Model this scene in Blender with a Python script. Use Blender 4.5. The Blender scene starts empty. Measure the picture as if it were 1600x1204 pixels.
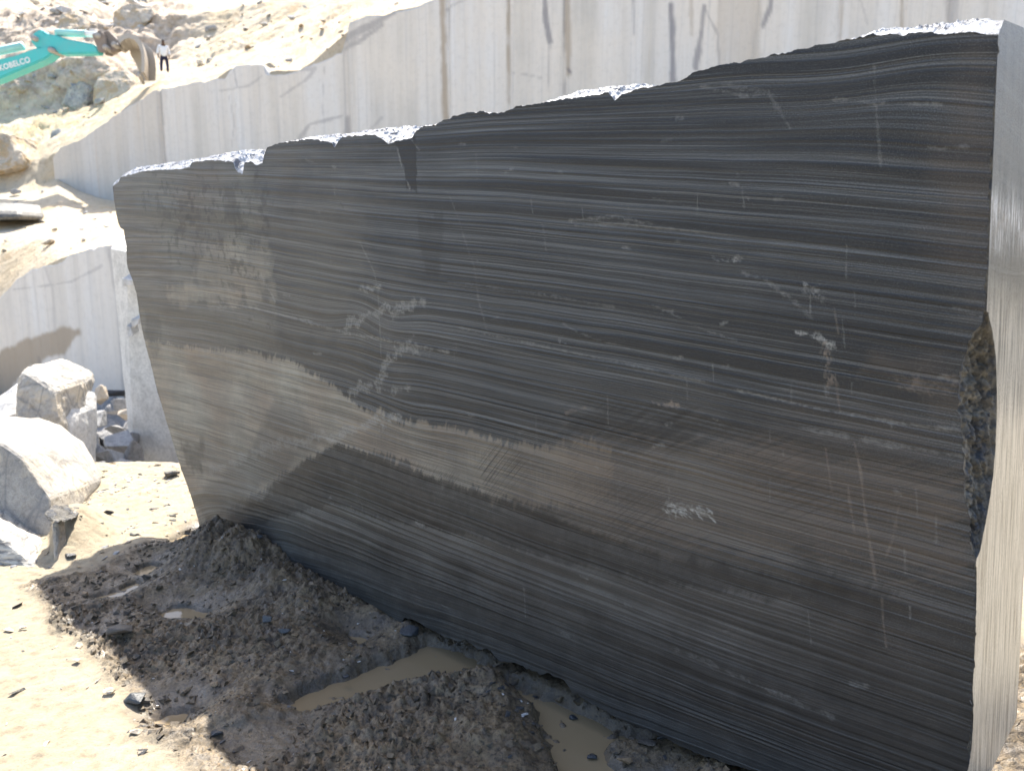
import bpy, bmesh, math, random
import numpy as np
from mathutils import Vector
random.seed(5); np.random.seed(5)
S = bpy.context.scene
col = S.collection
# ------------------------------------------------------------ camera, world, sun, exposure
CAM_H = 1.6
PITCH = math.radians(9.5)
cam = bpy.data.cameras.new('camera'); camo = bpy.data.objects.new('camera', cam); col.objects.link(camo)
camo.location = (0, 0, CAM_H); camo.rotation_euler = (math.radians(90) - PITCH, 0, 0)
cam.sensor_width = 36; cam.lens = 27.0; cam.clip_end = 2000; cam.clip_start = .05
cam.dof.use_dof = True; cam.dof.focus_distance = 2.75; cam.dof.aperture_fstop = 3.4
S.camera = camo
S.render.resolution_x = 1024; S.render.resolution_y = 770
SUN_DIR = Vector((-.155, 1.445, 2.07)).normalized()          # towards the sun
elev = math.asin(SUN_DIR.z); azi = math.atan2(SUN_DIR.x, SUN_DIR.y)
w = bpy.data.worlds.new('World'); S.world = w; w.use_nodes = True
wn = w.node_tree; bg = wn.nodes['Background']; bg.inputs[1].default_value = .15
sky = wn.nodes.new('ShaderNodeTexSky'); sky.sky_type = 'NISHITA'; sky.sun_disc = False
sky.sun_elevation = elev; sky.sun_rotation = azi; sky.dust_density = 2.5; sky.air_density = 1.0
wn.links.new(sky.outputs[0], bg.inputs[0])
sl = bpy.data.lights.new('sun', 'SUN'); sl.energy = 5.0; sl.angle = math.radians(.55); sl.color = (1, .94, .84)
so = bpy.data.objects.new('sun', sl); col.objects.link(so); so.rotation_euler = SUN_DIR.to_track_quat('Z', 'Y').to_euler(); so.location = (0, 10, 30)
S.view_settings.view_transform = 'Standard'; S.view_settings.look = 'None'
S.view_settings.exposure = 1.3; S.view_settings.gamma = 1; S.view_settings.use_curve_mapping = False

# ------------------------------------------------------------ measuring: a point of the photograph to a point of the place
cp, sp = math.cos(PITCH), math.sin(PITCH)
def ray(px, py):
    u = (px - 800) / 1200.; v = (602 - py) / 1200.
    return np.array([u, cp + v * sp, v * cp - sp])
C0 = np.array([0, 0, CAM_H])
def atY(px, py, Y):
    r = ray(px, py); return C0 + r * (Y / r[1])
def onG(px, py, z=0.):
    r = ray(px, py); return C0 + r * ((z - CAM_H) / r[2])
# ------------------------------------------------------------ noise
def vnoise(x, y, z, seed=0):
    xi = np.floor(x).astype(np.int64); yi = np.floor(y).astype(np.int64); zi = np.floor(z).astype(np.int64)
    xf = x - xi; yf = y - yi; zf = z - zi
    def f(t): return t * t * t * (t * (t * 6 - 15) + 10)
    u, v, w_ = f(xf), f(yf), f(zf)
    def h(a, b, c):
        n = (a * 73856093) ^ (b * 19349663) ^ (c * 83492791) ^ (seed * 26544357 + 977)
        n = n & 0xffffffff; n = ((n ^ (n >> 13)) * 1274126177) & 0xffffffff
        n = ((n ^ (n >> 16)) * 374761393) & 0xffffffff; n = n ^ (n >> 15)
        return n / 4294967295. * 2 - 1
    r = 0
    for dz, wz in ((0, 1 - w_), (1, w_)):
        if np.ndim(z) == 0 and dz == 1 and float(zf) == 0: continue
        a = h(xi, yi, zi + dz) * (1 - u) + h(xi + 1, yi, zi + dz) * u
        b = h(xi, yi + 1, zi + dz) * (1 - u) + h(xi + 1, yi + 1, zi + dz) * u
        r = r + wz * (a * (1 - v) + b * v)
    return r
def fbm(x, y, z=0., o=5, g=.5, seed=0, kind=0):
    s = 0; a = 1; t = 0; x = np.asarray(x, float); y = np.asarray(y, float)
    c, d = math.cos(.7), math.sin(.7)
    for i in range(o):
        n = vnoise(x, y, np.asarray(z, float), seed + i * 17)
        if kind == 1: n = 1 - 2 * np.abs(n)          # ridged
        if kind == 2: n = 2 * np.abs(n) - .6         # billowed
        s = s + a * n; t += a; a *= g
        x, y = (x * c - y * d) * 2.03 + 11.3, (x * d + y * c) * 2.03 + 5.7; z = z * 2.03
    return s / t
def sstep(a, b, x):
    t = np.clip((x - a) / (b - a), 0, 1); return t * t * (3 - 2 * t)
def sdist(X, Y, poly, closed=True):
    """distance to a polyline; negative inside if closed"""
    P = np.asarray(poly, float); n = len(P); d = np.full(X.shape, 1e9); ins = np.zeros(X.shape, bool)
    for i in range(n if closed else n - 1):
        a = P[i]; b = P[(i + 1) % n]; e = b - a; L = max(e @ e, 1e-12)
        t = np.clip(((X - a[0]) * e[0] + (Y - a[1]) * e[1]) / L, 0, 1)
        d = np.minimum(d, (X - a[0] - t * e[0]) ** 2 + (Y - a[1] - t * e[1]) ** 2)
        if closed:
            c = (a[1] > Y) != (b[1] > Y)
            if abs(e[1]) > 1e-12: ins ^= c & (X < e[0] * (Y - a[1]) / e[1] + a[0])
    d = np.sqrt(d); return np.where(ins, -d, d) if closed else d
# ------------------------------------------------------------ mesh helpers
def link(name, me, mat=None, parent=None):
    o = bpy.data.objects.new(name, me); col.objects.link(o)
    if mat is not None and me is not None: me.materials.append(mat)
    if parent is not None: o.parent = parent
    return o
def tag(o, label=None, cat=None, group=None, kind=None):
    if label: o['label'] = label
    if cat: o['category'] = cat
    if group: o['group'] = group
    if kind: o['kind'] = kind
    return o
def empty(name, loc=(0, 0, 0)):
    o = bpy.data.objects.new(name, None); col.objects.link(o); o.location = loc; return o
def rawmesh(name, V, F, smooth=True, attrs=None):
    """V (n,3) array, F (m,k) array with k = 3 or 4"""
    me = bpy.data.meshes.new(name); V = np.asarray(V, np.float32); F = np.asarray(F, np.int32)
    k = F.shape[1]; me.vertices.add(len(V)); me.vertices.foreach_set('co', V.ravel())
    me.loops.add(F.size); me.loops.foreach_set('vertex_index', F.ravel())
    me.polygons.add(len(F)); me.polygons.foreach_set('loop_start', np.arange(0, F.size, k, dtype=np.int32))
    me.update(calc_edges=True)
    me.polygons.foreach_set('use_smooth', np.full(len(F), smooth))
    for an, av in (attrs or {}).items():
        if av.ndim == 2: a = me.attributes.new(an, 'FLOAT_VECTOR', 'POINT'); a.data.foreach_set('vector', av.astype(np.float32).ravel())
        else: a = me.attributes.new(an, 'FLOAT', 'POINT'); a.data.foreach_set('value', av.astype(np.float32).ravel())
    me.validate(); return me
def gridF(n, m, flip=False):
    i = np.arange(n - 1)[:, None] * m + np.arange(m - 1)[None]
    q = np.stack([i, i + 1, i + m + 1, i + m], -1).reshape(-1, 4)
    return q[:, ::-1] if flip else q
def gridmesh(name, V, flip=False, smooth=True, attrs=None):
    n, m = V.shape[:2]
    return rawmesh(name, V.reshape(-1, 3), gridF(n, m, flip), smooth, {k: (a.reshape(-1, 3) if a.ndim == 3 else a.ravel()) for k, a in (attrs or {}).items()})
# ------------------------------------------------------------ materials
class NT:
    def __init__(s, name):
        s.m = bpy.data.materials.new(name); s.m.use_nodes = True; s.t = s.m.node_tree
        s.b = s.t.nodes['Principled BSDF']
    def n(s, ty, **k):
        x = s.t.nodes.new('ShaderNode' + ty)
        for a, v in k.items(): setattr(x, a, v)
        return x
    def put(s, sock, v):
        if isinstance(v, bpy.types.NodeSocket): s.t.links.new(v, sock)
        elif v is not None:
            if isinstance(v, tuple) and len(v) == 3 and sock.type == 'RGBA': v = v + (1,)
            sock.default_value = v
    def math(s, op, a, b=None, clamp=False):
        x = s.n('Math', operation=op, use_clamp=clamp); s.put(x.inputs[0], a); s.put(x.inputs[1], b); return x.outputs[0]
    def mix(s, f, a, b, mode='MIX'):
        x = s.n('Mix', data_type='RGBA', blend_type=mode); s.put(x.inputs[0], f); s.put(x.inputs[6], a); s.put(x.inputs[7], b); return x.outputs[2]
    def ramp(s, f, *st):
        x = s.n('ValToRGB'); e = x.color_ramp.elements
        while len(e) < len(st): e.new(.5)
        for i, (p, c) in enumerate(st):
            e[i].position = p; e[i].color = (c, c, c, 1) if isinstance(c, (int, float)) else tuple(c) + (1,)
        s.put(x.inputs[0], f); return x.outputs[0]
    def at(s, name, vec=False):
        x = s.n('Attribute', attribute_name=name); return x.outputs['Vector' if vec else 'Fac']
    def co(s): return s.n('TexCoord').outputs['Object']
    def sc(s, v, x=1, y=1, z=1, loc=(0, 0, 0)):
        a = s.n('Mapping'); a.inputs['Scale'].default_value = (x, y, z); a.inputs['Location'].default_value = loc; s.put(a.inputs[0], v); return a.outputs[0]
    def noise(s, v, scale=1, detail=4, rough=.55, dist=0):
        x = s.n('TexNoise'); s.put(x.inputs['Vector'], v)
        x.inputs['Scale'].default_value = scale; x.inputs['Detail'].default_value = detail; x.inputs['Roughness'].default_value = rough; x.inputs['Distortion'].default_value = dist
        return x.outputs[0]
    def vor(s, v, scale, feat='F1', out=0):
        x = s.n('TexVoronoi', feature=feat); s.put(x.inputs['Vector'], v); x.inputs['Scale'].default_value = scale; return x.outputs[out]
    def bump(s, h, strength=.5, dist=.01, prev=None):
        x = s.n('Bump'); x.inputs['Strength'].default_value = strength; x.inputs['Distance'].default_value = dist
        s.put(x.inputs['Height'], h); s.put(x.inputs['Normal'], prev); return x.outputs[0]
    def out(s, color=None, rough=None, normal=None, spec=None, **k):
        s.put(s.b.inputs['Base Color'], color); s.put(s.b.inputs['Roughness'], rough); s.put(s.b.inputs['Normal'], normal); s.put(s.b.inputs['Specular IOR Level'], spec)
        for a, v in k.items(): s.put(s.b.inputs[a.replace('_', ' ')], v)
        return s.m

# dark banded stone of the block (vector attribute sh = along face, height, depth; strata = bed coordinate)
def mat_block(side=False):
    t = NT('side_banded_stone' if side else 'banded_dark_stone')
    sh = t.at('sh', True); sep = t.n('SeparateXYZ'); t.put(sep.inputs[0], sh); s_, h_ = sep.outputs[0], sep.outputs[1]
    q = t.at('strata')
    wob = t.math('MULTIPLY', t.math('SUBTRACT', t.noise(sh, 1.1, 2, .5), .5), .030)
    wob2 = t.math('MULTIPLY', t.math('SUBTRACT', t.noise(sh, 7, 2, .5), .5), .0022)
    q = t.math('ADD', t.math('ADD', q, wob), wob2)
    cv = t.n('CombineXYZ'); t.put(cv.inputs[0], s_); t.put(cv.inputs[1], q); qv = cv.outputs[0]
    broad = t.noise(t.sc(qv, .35, 8, 1), 1, 3, .6)
    mid = t.noise(t.sc(qv, .4, 30, 1, (3, 1, 0)), 1, 3, .6)
    fine = t.noise(t.sc(qv, 2.2, 330, 1, (5, 2, 0)), 1, 3, .6)
    def lines(sx, sy, wd, loc, dt=.6):    # thin dark beds where a stretched noise crosses its middle
        n_ = t.noise(t.sc(qv, sx, sy, 1, loc), 1, dt, .5)
        return t.ramp(t.math('ABSOLUTE', t.math('SUBTRACT', n_, .5)), (0, 1), (wd * .45, .85), (wd, 0))
    g1 = t.ramp(t.noise(t.sc(qv, .6, 16, 1, (2, 8, 0)), 1, 2, .5), (.36, .25), (.55, 1))
    g2 = t.ramp(t.noise(t.sc(qv, .9, 22, 1, (5, 5, 0)), 1, 2, .5), (.42, .1), (.58, 1))
    l1 = t.math('MULTIPLY', lines(.13, 38, .075, (7, 3, 0)), g1)
    l1b = t.math('MULTIPLY', lines(.2, 75, .085, (1, 13, 0)), g2)
    l2 = t.math('MULTIPLY', lines(.35, 150, .10, (1, 9, 0), 1), t.ramp(mid, (.42, 1), (.62, .35)))
    base = t.ramp(broad, (.32, (.096, .106, .114)), (.5, (.128, .141, .151)), (.66, (.168, .183, .193)))
    base = t.mix(t.ramp(mid, (.36, .45), (.50, 0)), base, (.050, .056, .061))
    base = t.mix(t.ramp(fine, (.36, .85), (.53, 0)), base, (.036, .041, .045))
    base = t.mix(t.math('MULTIPLY', l1, .95), base, (.004, .005, .006))
    base = t.mix(t.math('MULTIPLY', l1b, .92), base, (.006, .007, .008))
    base = t.mix(t.math('MULTIPLY', l2, .85), base, (.010, .011, .012))
    lt = t.ramp(t.noise(t.sc(qv, .8, 150, 1, (12, 4, 0)), 1, 2, .5), (.62, 0), (.68, .6))
    base = t.mix(lt, base, (.20, .214, .218))
    grain = t.noise(sh, 420, 3, .7)
    base = t.mix(t.ramp(grain, (.40, .8), (.58, 0)), base, (.013, .015, .017))
    base = t.mix(t.ramp(grain, (.55, 0), (.68, .5)), base, (.22, .23, .23))
    saw = t.noise(t.sc(sh, 260, 9, 1), 1, 3, .6)                      # upright wire marks
    saw2 = t.noise(t.sc(qv, 14, 420, 1, (3, 3, 3)), 1, 2, .6)
    # dried cutting slurry
    slur = t.at('slur')
    patch = t.noise(sh, 5, 6, .65)
    sl = t.math('MULTIPLY', slur, t.ramp(patch, (.28, .55), (.62, 1)))
    sl = t.math('MULTIPLY', sl, t.ramp(t.math('ADD', t.math('MULTIPLY', saw, .12), t.math('MULTIPLY', t.math('ADD', t.math('MULTIPLY', fine, .6), t.math('MULTIPLY', mid, .4)), .78)), (.38, .38), (.50, 1)))
    dustc = t.mix(t.ramp(t.noise(sh, 2.2, 3, .5), (.35, 0), (.65, 1)), (.37, .35, .285), (.30, .25, .19))
    lite = t.ramp(t.math('MULTIPLY', s_, -.2), (.06, .12), (.30, .45), (.56, 1))
    dustc = t.mix(lite, (.125, .092, .068), dustc)
    base = t.mix(sl, base, dustc)
    # curved wire-saw scratches in the dried film
    dv_ = t.n('VectorMath', operation='DISTANCE'); t.put(dv_.inputs[0], sh); dv_.inputs[1].default_value = (1.2, -1.6, 0)
    ac = t.n('CombineXYZ'); t.put(ac.inputs[0], t.math('MULTIPLY', dv_.outputs['Value'], 190)); t.put(ac.inputs[1], t.math('MULTIPLY', s_, 2.5))
    arc = t.noise(ac.outputs[0], 1, 3, .6)
    am_ = t.math('MULTIPLY', t.ramp(arc, (.52, 0), (.60, 1)), t.ramp(t.noise(sh, 2.6, 4, .6), (.46, 0), (.60, 1)))
    base = t.mix(t.math('MULTIPLY', t.math('MULTIPLY', t.math('MULTIPLY', am_, slur), t.ramp(t.math('MULTIPLY', s_, -.2), (.34, 1), (.50, .12))), .75), base, (.035, .032, .028))
    # damp, darker places
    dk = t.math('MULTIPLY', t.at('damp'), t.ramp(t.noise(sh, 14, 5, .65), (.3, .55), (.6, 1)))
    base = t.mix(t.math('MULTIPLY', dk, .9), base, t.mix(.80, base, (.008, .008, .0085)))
    # veins and scuffs
    vn = t.at('vein'); vm = t.math('MULTIPLY', vn, t.ramp(t.math('ADD', t.math('MULTIPLY', t.noise(sh, 75, 5, .75), .7), t.math('MULTIPLY', fine, .3)), (.40, 0), (.58, 1)))
    base = t.mix(vm, base, (.30, .305, .29))
    rs = t.math('MULTIPLY', t.at('rust_glint'), t.ramp(t.noise(sh, 40, 4, .7), (.35, .2), (.6, 1)))
    base = t.mix(rs, base, (.25, .205, .165))
    scr = t.ramp(t.noise(t.sc(sh, 55, 1.8, 1, (4, 0, 0)), 1, 2, .5), (.735, 0), (.77, 1))
    scr = t.math('MULTIPLY', scr, t.ramp(t.noise(sh, 1.6, 2, .5), (.5, 0), (.65, .6)))
    base = t.mix(scr, base, (.19, .185, .17))
    hgt = t.math('ADD', t.math('ADD', t.math('MULTIPLY', fine, .7), t.math('MULTIPLY', saw, .18)), t.math('SUBTRACT', t.math('MULTIPLY', saw2, .35), l1))
    hgt = t.math('ADD', hgt, t.math('MULTIPLY', grain, .25))
    if side:
        film = t.at('film')
        film = t.math('MULTIPLY', film, t.ramp(t.noise(t.sc(sh, 1, 3.5, 60), 1, 5, .7), (.38, .08), (.56, 1)))
        base = t.mix(.25, base, (.20, .19, .165))
        base = t.mix(film, base, (.52, .485, .42))
        base = t.mix(t.math('MULTIPLY', t.at('rust_glint'), t.ramp(t.noise(t.sc(sh, 1, 6, 70, (3, 1, 2)), 1, 4, .7), (.5, 0), (.6, 1))), base, (.85, .86, .87))  # painted glint: whitish upright streaks in the side face colour
        nb = t.bump(t.math('ADD', t.noise(t.sc(sh, 1, 10, 80), 1, 4, .7), t.math('MULTIPLY', grain, .3)), .35, .004)
        return t.out(base, t.ramp(grain, (.3, .22), (.7, .38)), nb, .6)
    nb = t.bump(hgt, .5, .004)
    rough = t.math('ADD', t.ramp(patch, (.3, .40), (.7, .56)), t.math('MULTIPLY', sl, .22))
    return t.out(base, rough, nb, .38)
M_face = mat_block(); M_side = mat_block(True)

def mat_stone(name, dark, light, scale=3, rough=.8, bump=.6, bd=.02, veins=None, patch=None, spec=.3):
    t = NT(name); c = t.co()
    a = t.noise(c, scale, 6, .65); b = t.noise(c, scale * 9, 4, .7); e = t.noise(c, scale * 60, 3, .7)
    base = t.mix(t.ramp(a, (.3, 0), (.7, 1)), dark, light)
    base = t.mix(t.ramp(b, (.32, .45), (.55, 0)), base, tuple(x * .45 for x in dark))
    if patch: base = t.mix(t.ramp(t.noise(c, scale * 1.7, 4, .6), (.5, 0), (.58, .8)), base, patch)
    if veins: base = t.mix(t.ramp(t.vor(t.sc(c, 1, 1, .35), scale * 2.2, 'DISTANCE_TO_EDGE'), (0, .6), (.05, 0)), base, veins)
    base = t.mix(t.ramp(e, (.35, .3), (.6, 0)), base, tuple(x * .3 for x in dark))
    n = t.bump(t.math('ADD', a, t.math('ADD', t.math('MULTIPLY', b, .4), t.math('MULTIPLY', e, .08))), bump, bd)
    return t.out(base, rough, n, spec)
M_broken = mat_stone('fresh_broken_stone', (.36, .38, .42), (.80, .82, .86), 14, .45, 1, .02, patch=(.08, .085, .11))
M_chip = mat_stone('rough_chipped_stone', (.075, .070, .062), (.27, .25, .205), 12, .5, 1, .03, patch=(.035, .045, .065), spec=.6)
M_under = mat_stone('rough_dark_stone', (.03, .03, .032), (.08, .08, .08), 5, .7, 1, .02)
M_white = mat_stone('pale_quarry_rock', (.46, .45, .43), (.72, .70, .67), 2.5, .8, .7, .04)
M_mott = mat_stone('mottled_quarry_rock', (.26, .25, .235), (.58, .53, .45), 2.2, .8, .8, .04, veins=(.2, .2, .2), patch=(.62, .54, .42))
M_grey = mat_stone('grey_quarry_rock', (.27, .275, .28), (.50, .49, .48), 2, .8, .7, .04)
M_tan = mat_stone('sandy_rock', (.46, .385, .30), (.70, .61, .49), 1.0, .9, .9, .1, patch=(.5, .36, .2))
M_rub = mat_stone('rubble_grey', (.17, .17, .17), (.44, .425, .41), 2.5, .8, .8, .03)
M_pale_slab = mat_stone('pale_sawn_stone', (.70, .68, .63), (.76, .74, .70), .5, .75, .15, .01)
M_mudst = mat_stone('muddy_stone', (.07, .065, .06), (.18, .155, .125), 14, .5, .6, .01)
M_clod = mat_stone('wet_clod', (.100, .074, .043), (.225, .168, .100), 22, .5, 1, .01, patch=(.04, .036, .032), spec=.6)
M_darkst = mat_stone('dark_slate_stone', (.025, .03, .036), (.085, .092, .10), 16, .35, .6, .01, spec=.6)
M_tanst = mat_stone('ochre_pebble', (.22, .15, .09), (.42, .32, .20), 20, .6, .6, .01)
M_striped = None
def mat_striped():
    t = NT('rough_bedded_rock'); c = t.co()
    b = t.noise(t.sc(c, 8, 8, 55), 1, 4, .65); a = t.noise(c, 7, 5, .65)
    base = t.mix(t.ramp(b, (.38, 0), (.55, 1)), (.19, .185, .18), (.62, .58, .50))
    base = t.mix(t.ramp(a, (.35, .35), (.6, 0)), base, (.3, .28, .25))
    return t.out(base, .8, t.bump(t.math('ADD', b, a), .9, .015), .3)
M_striped = mat_striped()

# ------------------------------------------------------------ terrain under and around the block
R_ = lambda l: [onG(x, y)[:2] for x, y in l]
puddles = [
 R_([(436,1085),(500,1056),(560,1032),(615,1012),(668,990),(720,1000),(775,1030),(735,1036),(690,1046),(650,1050),(600,1066),(550,1078),(515,1088),(470,1097)]),
 R_([(790,1050),(860,1072),(920,1100),(1015,1140),(965,1142),(938,1150),(960,1178),(980,1230),(940,1260),(880,1260),(862,1150),(835,1092)]),
 R_([(244,938),(290,933),(326,940),(312,951),(265,950)]),
 R_([(140,920),(178,908),(212,895),(218,900),(186,918)]),
 R_([(238,1104),(262,1096),(290,1096),(276,1110),(250,1110)]),
 R_([(266,832),(290,822),(306,822),(300,834),(280,838)]),
 R_([(205,880),(235,868),(245,872),(222,886)]),
 R_([(960,1198),(1040,1190),(1040,1204),(980,1212)]),
 R_([(545,975),(580,980),(560,988)])]
wetgrey = [R_([(110,975),(190,950),(215,965),(170,990),(120,995)]), R_([(215,1070),(300,1060),(330,1080),(260,1100),(215,1110)]), R_([(330,1150),(480,1110),(500,1150),(400,1204),(350,1204)])]
mud_poly = R_([(38,915),(130,893),(205,858),(262,838),(300,812),(330,800),(500,780),(900,800),(1500,900),(1900,1300),(1500,1700),(700,1600),(400,1290),(318,1206),(225,1150),(180,1080),(100,985)])
mounds = [  # px, py on the ground, radius x, radius y (m), height
 (330,866,.17,.2,.12),(385,878,.17,.18,.13),(300,885,.25,.2,.04),(430,918,.14,.14,.07),(480,943,.13,.14,.055),(545,962,.14,.08,.04),(610,980,.11,.05,.035),(640,992,.07,.04,.03),
 (255,925,.2,.12,.02),(420,985,.3,.2,.02),(790,1072,.15,.10,.055),(850,1100,.08,.10,.04),(700,1078,.2,.08,.03),(590,1100,.22,.08,.03),(760,1150,.25,.18,.03),(560,1180,.4,.2,.03),
 (330,1130,.22,.10,.05),(240,1135,.12,.08,.03),(1080,1210,.16,.10,.035),(1150,1235,.2,.12,.04),(190,990,.06,.05,.03),(500,1000,.2,.1,.01)]
mounds = [(onG(a, b)[0], onG(a, b)[1], c, d, e) for a, b, c, d, e in mounds]
def mudmask(X, Y):
    d = sdist(X, Y, mud_poly) + .05 * fbm(X * 5, Y * 5, 0, 4, seed=3)
    return 1 - sstep(-.05, .05, d)
def padedge(X):
    return np.interp(X, [-9, -4.6, -3.8, -3.3, 8, 14], [6.5, 6.35, 6.15, 5.85, 6.1, 7]) + .10 * fbm(X * 1.5, X * 0 + 2., 0, 4, seed=44)
def height(X, Y, full=False):
    X = np.asarray(X, float); Y = np.asarray(Y, float)
    m = mudmask(X, Y)
    big = .03 * fbm(X * .5, Y * .5, 0, 3, seed=1) * sstep(2, 6, np.hypot(X, Y - 3.)) 
    sand = .018 * fbm(X * 6, Y * 6, 0, 6, .62, 2) + .006 * np.maximum(0, fbm(X * 30, Y * 30, 0, 3, .6, 29)) + .012 * fbm(X * 1.3, Y * 1.3, 0, 3, seed=9)
    wx = X + .03 * fbm(X * 9, Y * 9, 0, 3, seed=21); wy = Y + .03 * fbm(X * 9, Y * 9, 0, 3, seed=22)
    lump = .5 + .5 * fbm(X * 2.2, Y * 2.2, 0, 3, seed=6)
    mud = .018 * fbm(wx * 5, wy * 5, 0, 3, .5, 4) + (.006 + .036 * lump) * fbm(wx * 26, wy * 26, 0, 4, .62, 5, 2) + (.006 + .016 * lump) * fbm(wx * 75, wy * 75, 0, 2, .6, 7, 2) + .006
    k = X * 0
    for x, y, rx, ry, h in mounds: k = np.maximum(k, h * np.exp(-(((X - x) / rx) ** 2 + ((Y - y) / ry) ** 2) * .8) ) + .25 * h * np.exp(-(((X - x) / rx / 1.4) ** 2 + ((Y - y) / ry / 1.4) ** 2))
    mud = mud + k * (1 + .35 * fbm(X * 10, Y * 10, 0, 3, seed=31))
    bx, by = onG(118, 858)[:2]; x0 = onG(86, 893)[0]
    bank = .17 * np.exp(-(((X + 2.52 + .35 * (Y - 4.2)) / .15) ** 2 + ((Y - 4.3) / .30) ** 2)) * sstep(-.02, .03, X + 2.43 + .62 * (Y - 3.85) + .02 * fbm(Y * 12, X * 12, 0, 3, seed=19)) * sstep(3.75, 3.95, Y)
    z = big + (sand + bank) * (1 - m) + mud * m
    pd = np.full(X.shape, 9.)
    for i, p in enumerate(puddles): pd = np.minimum(pd, sdist(X, Y, p) + (.0 if i < 2 else .0))
    pd = pd + .022 * fbm(X * 14, Y * 14, 0, 4, seed=12)
    wet = np.full(X.shape, 9.)
    for p in wetgrey: wet = np.minimum(wet, sdist(X, Y, p))
    wt = 1 - sstep(-.05, .06, wet + .05 * fbm(X * 8, Y * 8, 0, 3, seed=13))
    z = z * (1 - .75 * wt * m) - .012 * wt * m
    z = np.maximum(z, -.048)
    z = z * (.25 + .75 * sstep(0, .16, pd)) - .02 * (1 - sstep(0, .14, pd)) * m
    ps = np.full(X.shape, 9.)
    for p in puddles[2:]: ps = np.minimum(ps, sdist(X, Y, p))
    z = z * (.1 + .9 * sstep(0, .32, ps)) - .035 * (1 - sstep(0, .16, ps))
    z = np.maximum(z, -.050)
    pk = 1 - sstep(-.02, .03, pd)
    z = z * (1 - pk) + pk * (-.074 + .035 * np.maximum(0, fbm(X * 22, Y * 22, 0, 3, seed=15)))
    fall = sstep(0, 1, (Y - padedge(X)) / .9)
    z = z * (1 - fall) - fall * (2.3 + .15 * fbm(X * 2, Y * 2, 0, 4, seed=16))
    if full: return z, m, np.clip(1 - sstep(-.02, .16, pd) + wt * .8, 0, 1)
    return z
def mat_ground():
    t = NT('sand_and_mud'); c = t.co(); m = t.at('mud'); wet = t.at('wet')
    a = t.noise(c, 1.2, 5, .6); b = t.noise(c, 16, 5, .65); f = t.noise(c, 90, 4, .7); g = t.noise(c, 300, 3, .7)
    sand = t.mix(t.ramp(a, (.3, 0), (.7, 1)), (.29, .245, .17), (.39, .335, .24))
    sand = t.mix(t.ramp(b, (.34, .6), (.52, 0)), sand, (.20, .155, .10))
    sand = t.mix(t.ramp(f, (.33, .5), (.48, 0)), sand, (.2, .155, .11))
    md = t.mix(t.ramp(t.noise(c, 2.6, 4, .6), (.35, 0), (.65, 1)), (.150, .108, .060), (.235, .175, .102))
    md = t.mix(t.ramp(t.noise(c, 7, 5, .65), (.48, 0), (.62, .75)), md, (.095, .072, .046))
    md = t.mix(t.ramp(b, (.5, 0), (.62, .7)), md, (.036, .030, .024))
    md = t.mix(t.ramp(t.noise(c, 9, 4, .6, .5), (.63, 0), (.72, .6)), md, (.19, .125, .06))
    md = t.mix(t.ramp(f, (.34, .95), (.53, 0)), md, (.022, .018, .014))
    md = t.mix(t.ramp(g, (.66, 0), (.74, .6)), md, (.34, .32, .29))
    md = t.mix(t.math('MULTIPLY', wet, .55), md, (.12, .10, .075))
    base = t.mix(m, sand, md)
    h = t.math('ADD', t.math('MULTIPLY', b, 1), t.math('ADD', t.math('MULTIPLY', f, .45), t.math('MULTIPLY', g, .12)))
    nb = t.bump(h, .75, .012)
    rm = t.math('SUBTRACT', t.ramp(t.noise(c, 11, 5, .7), (.38, .30), (.58, .75)), t.math('MULTIPLY', wet, .3))
    ro = t.math('ADD', t.math('MULTIPLY', m, rm), t.math('MULTIPLY', t.math('SUBTRACT', 1, m), .95))
    return t.out(base, ro, nb, .55)
M_ground = mat_ground()
def axis(parts):
    return np.unique(np.concatenate([np.arange(a, b, s) for a, b, s in parts]))
gx = axis([(-30, -9, 1.), (-9, -3.4, .06), (-3.4, -2.6, .014), (-2.6, 1.15, .0085), (1.15, 2.4, .03), (2.4, 8, .15), (8, 31, 1.)])
gy = axis([(-30, -6, 1.), (-6, 1.4, .15), (1.4, 1.9, .03), (1.9, 4.3, .0085), (4.3, 6.4, .014), (6.4, 10.6, .05)])
GX, GY = np.meshgrid(gx, gy)
Z, MM, WW = height(GX, GY, True)
me = gridmesh('ground', np.stack([GX, GY, Z], -1), attrs={'mud': MM, 'wet': WW})
tag(link('ground', me, M_ground), kind='structure')
def mat_water():
    t = NT('muddy_water'); c = t.co()
    base = t.mix(t.noise(c, 3, 3, .5), (.25, .185, .105), (.30, .23, .14))
    return t.out(base, .06, t.bump(t.noise(c, 14, 2, .5), .04, .01), .5, IOR=1.33)
wx0, wx1, wy0, wy1 = -3.0, 1.6, 1.2, 4.9
me = rawmesh('water', [(wx0, wy0, -.056), (wx1, wy0, -.056), (wx1, wy1, -.056), (wx0, wy1, -.056)], [[0, 1, 2, 3]])
tag(link('water', me, mat_water()), kind='structure')
# wide quarry floor all round, lower than the pad
M_floor = mat_stone('quarry_floor', (.42, .36, .27), (.58, .50, .39), .6, .95, .6, .05)
ff = axis([(-300, -40, 20), (-40, 40, 1.), (40, 320, 20)])
FX, FY = np.meshgrid(ff, ff)
inner = (np.abs(FX) < 29) & (FY > -29) & (FY < 6.0)
FZ = -1.72 + .12 * fbm(FX * .7, FY * .7, 0, 4, seed=50) - 1.2 * inner
FZ = np.where(FY < -29, -.2, FZ); FZ = np.where((np.abs(FX) > 29) & (FY < 8), -.2 + .1 * fbm(FX * .3, FY * .3, 0, 3, seed=51), FZ)
tag(link('quarry_floor', gridmesh('quarry_floor', np.stack([FX, FY, FZ], -1)), M_floor), kind='structure')

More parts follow.
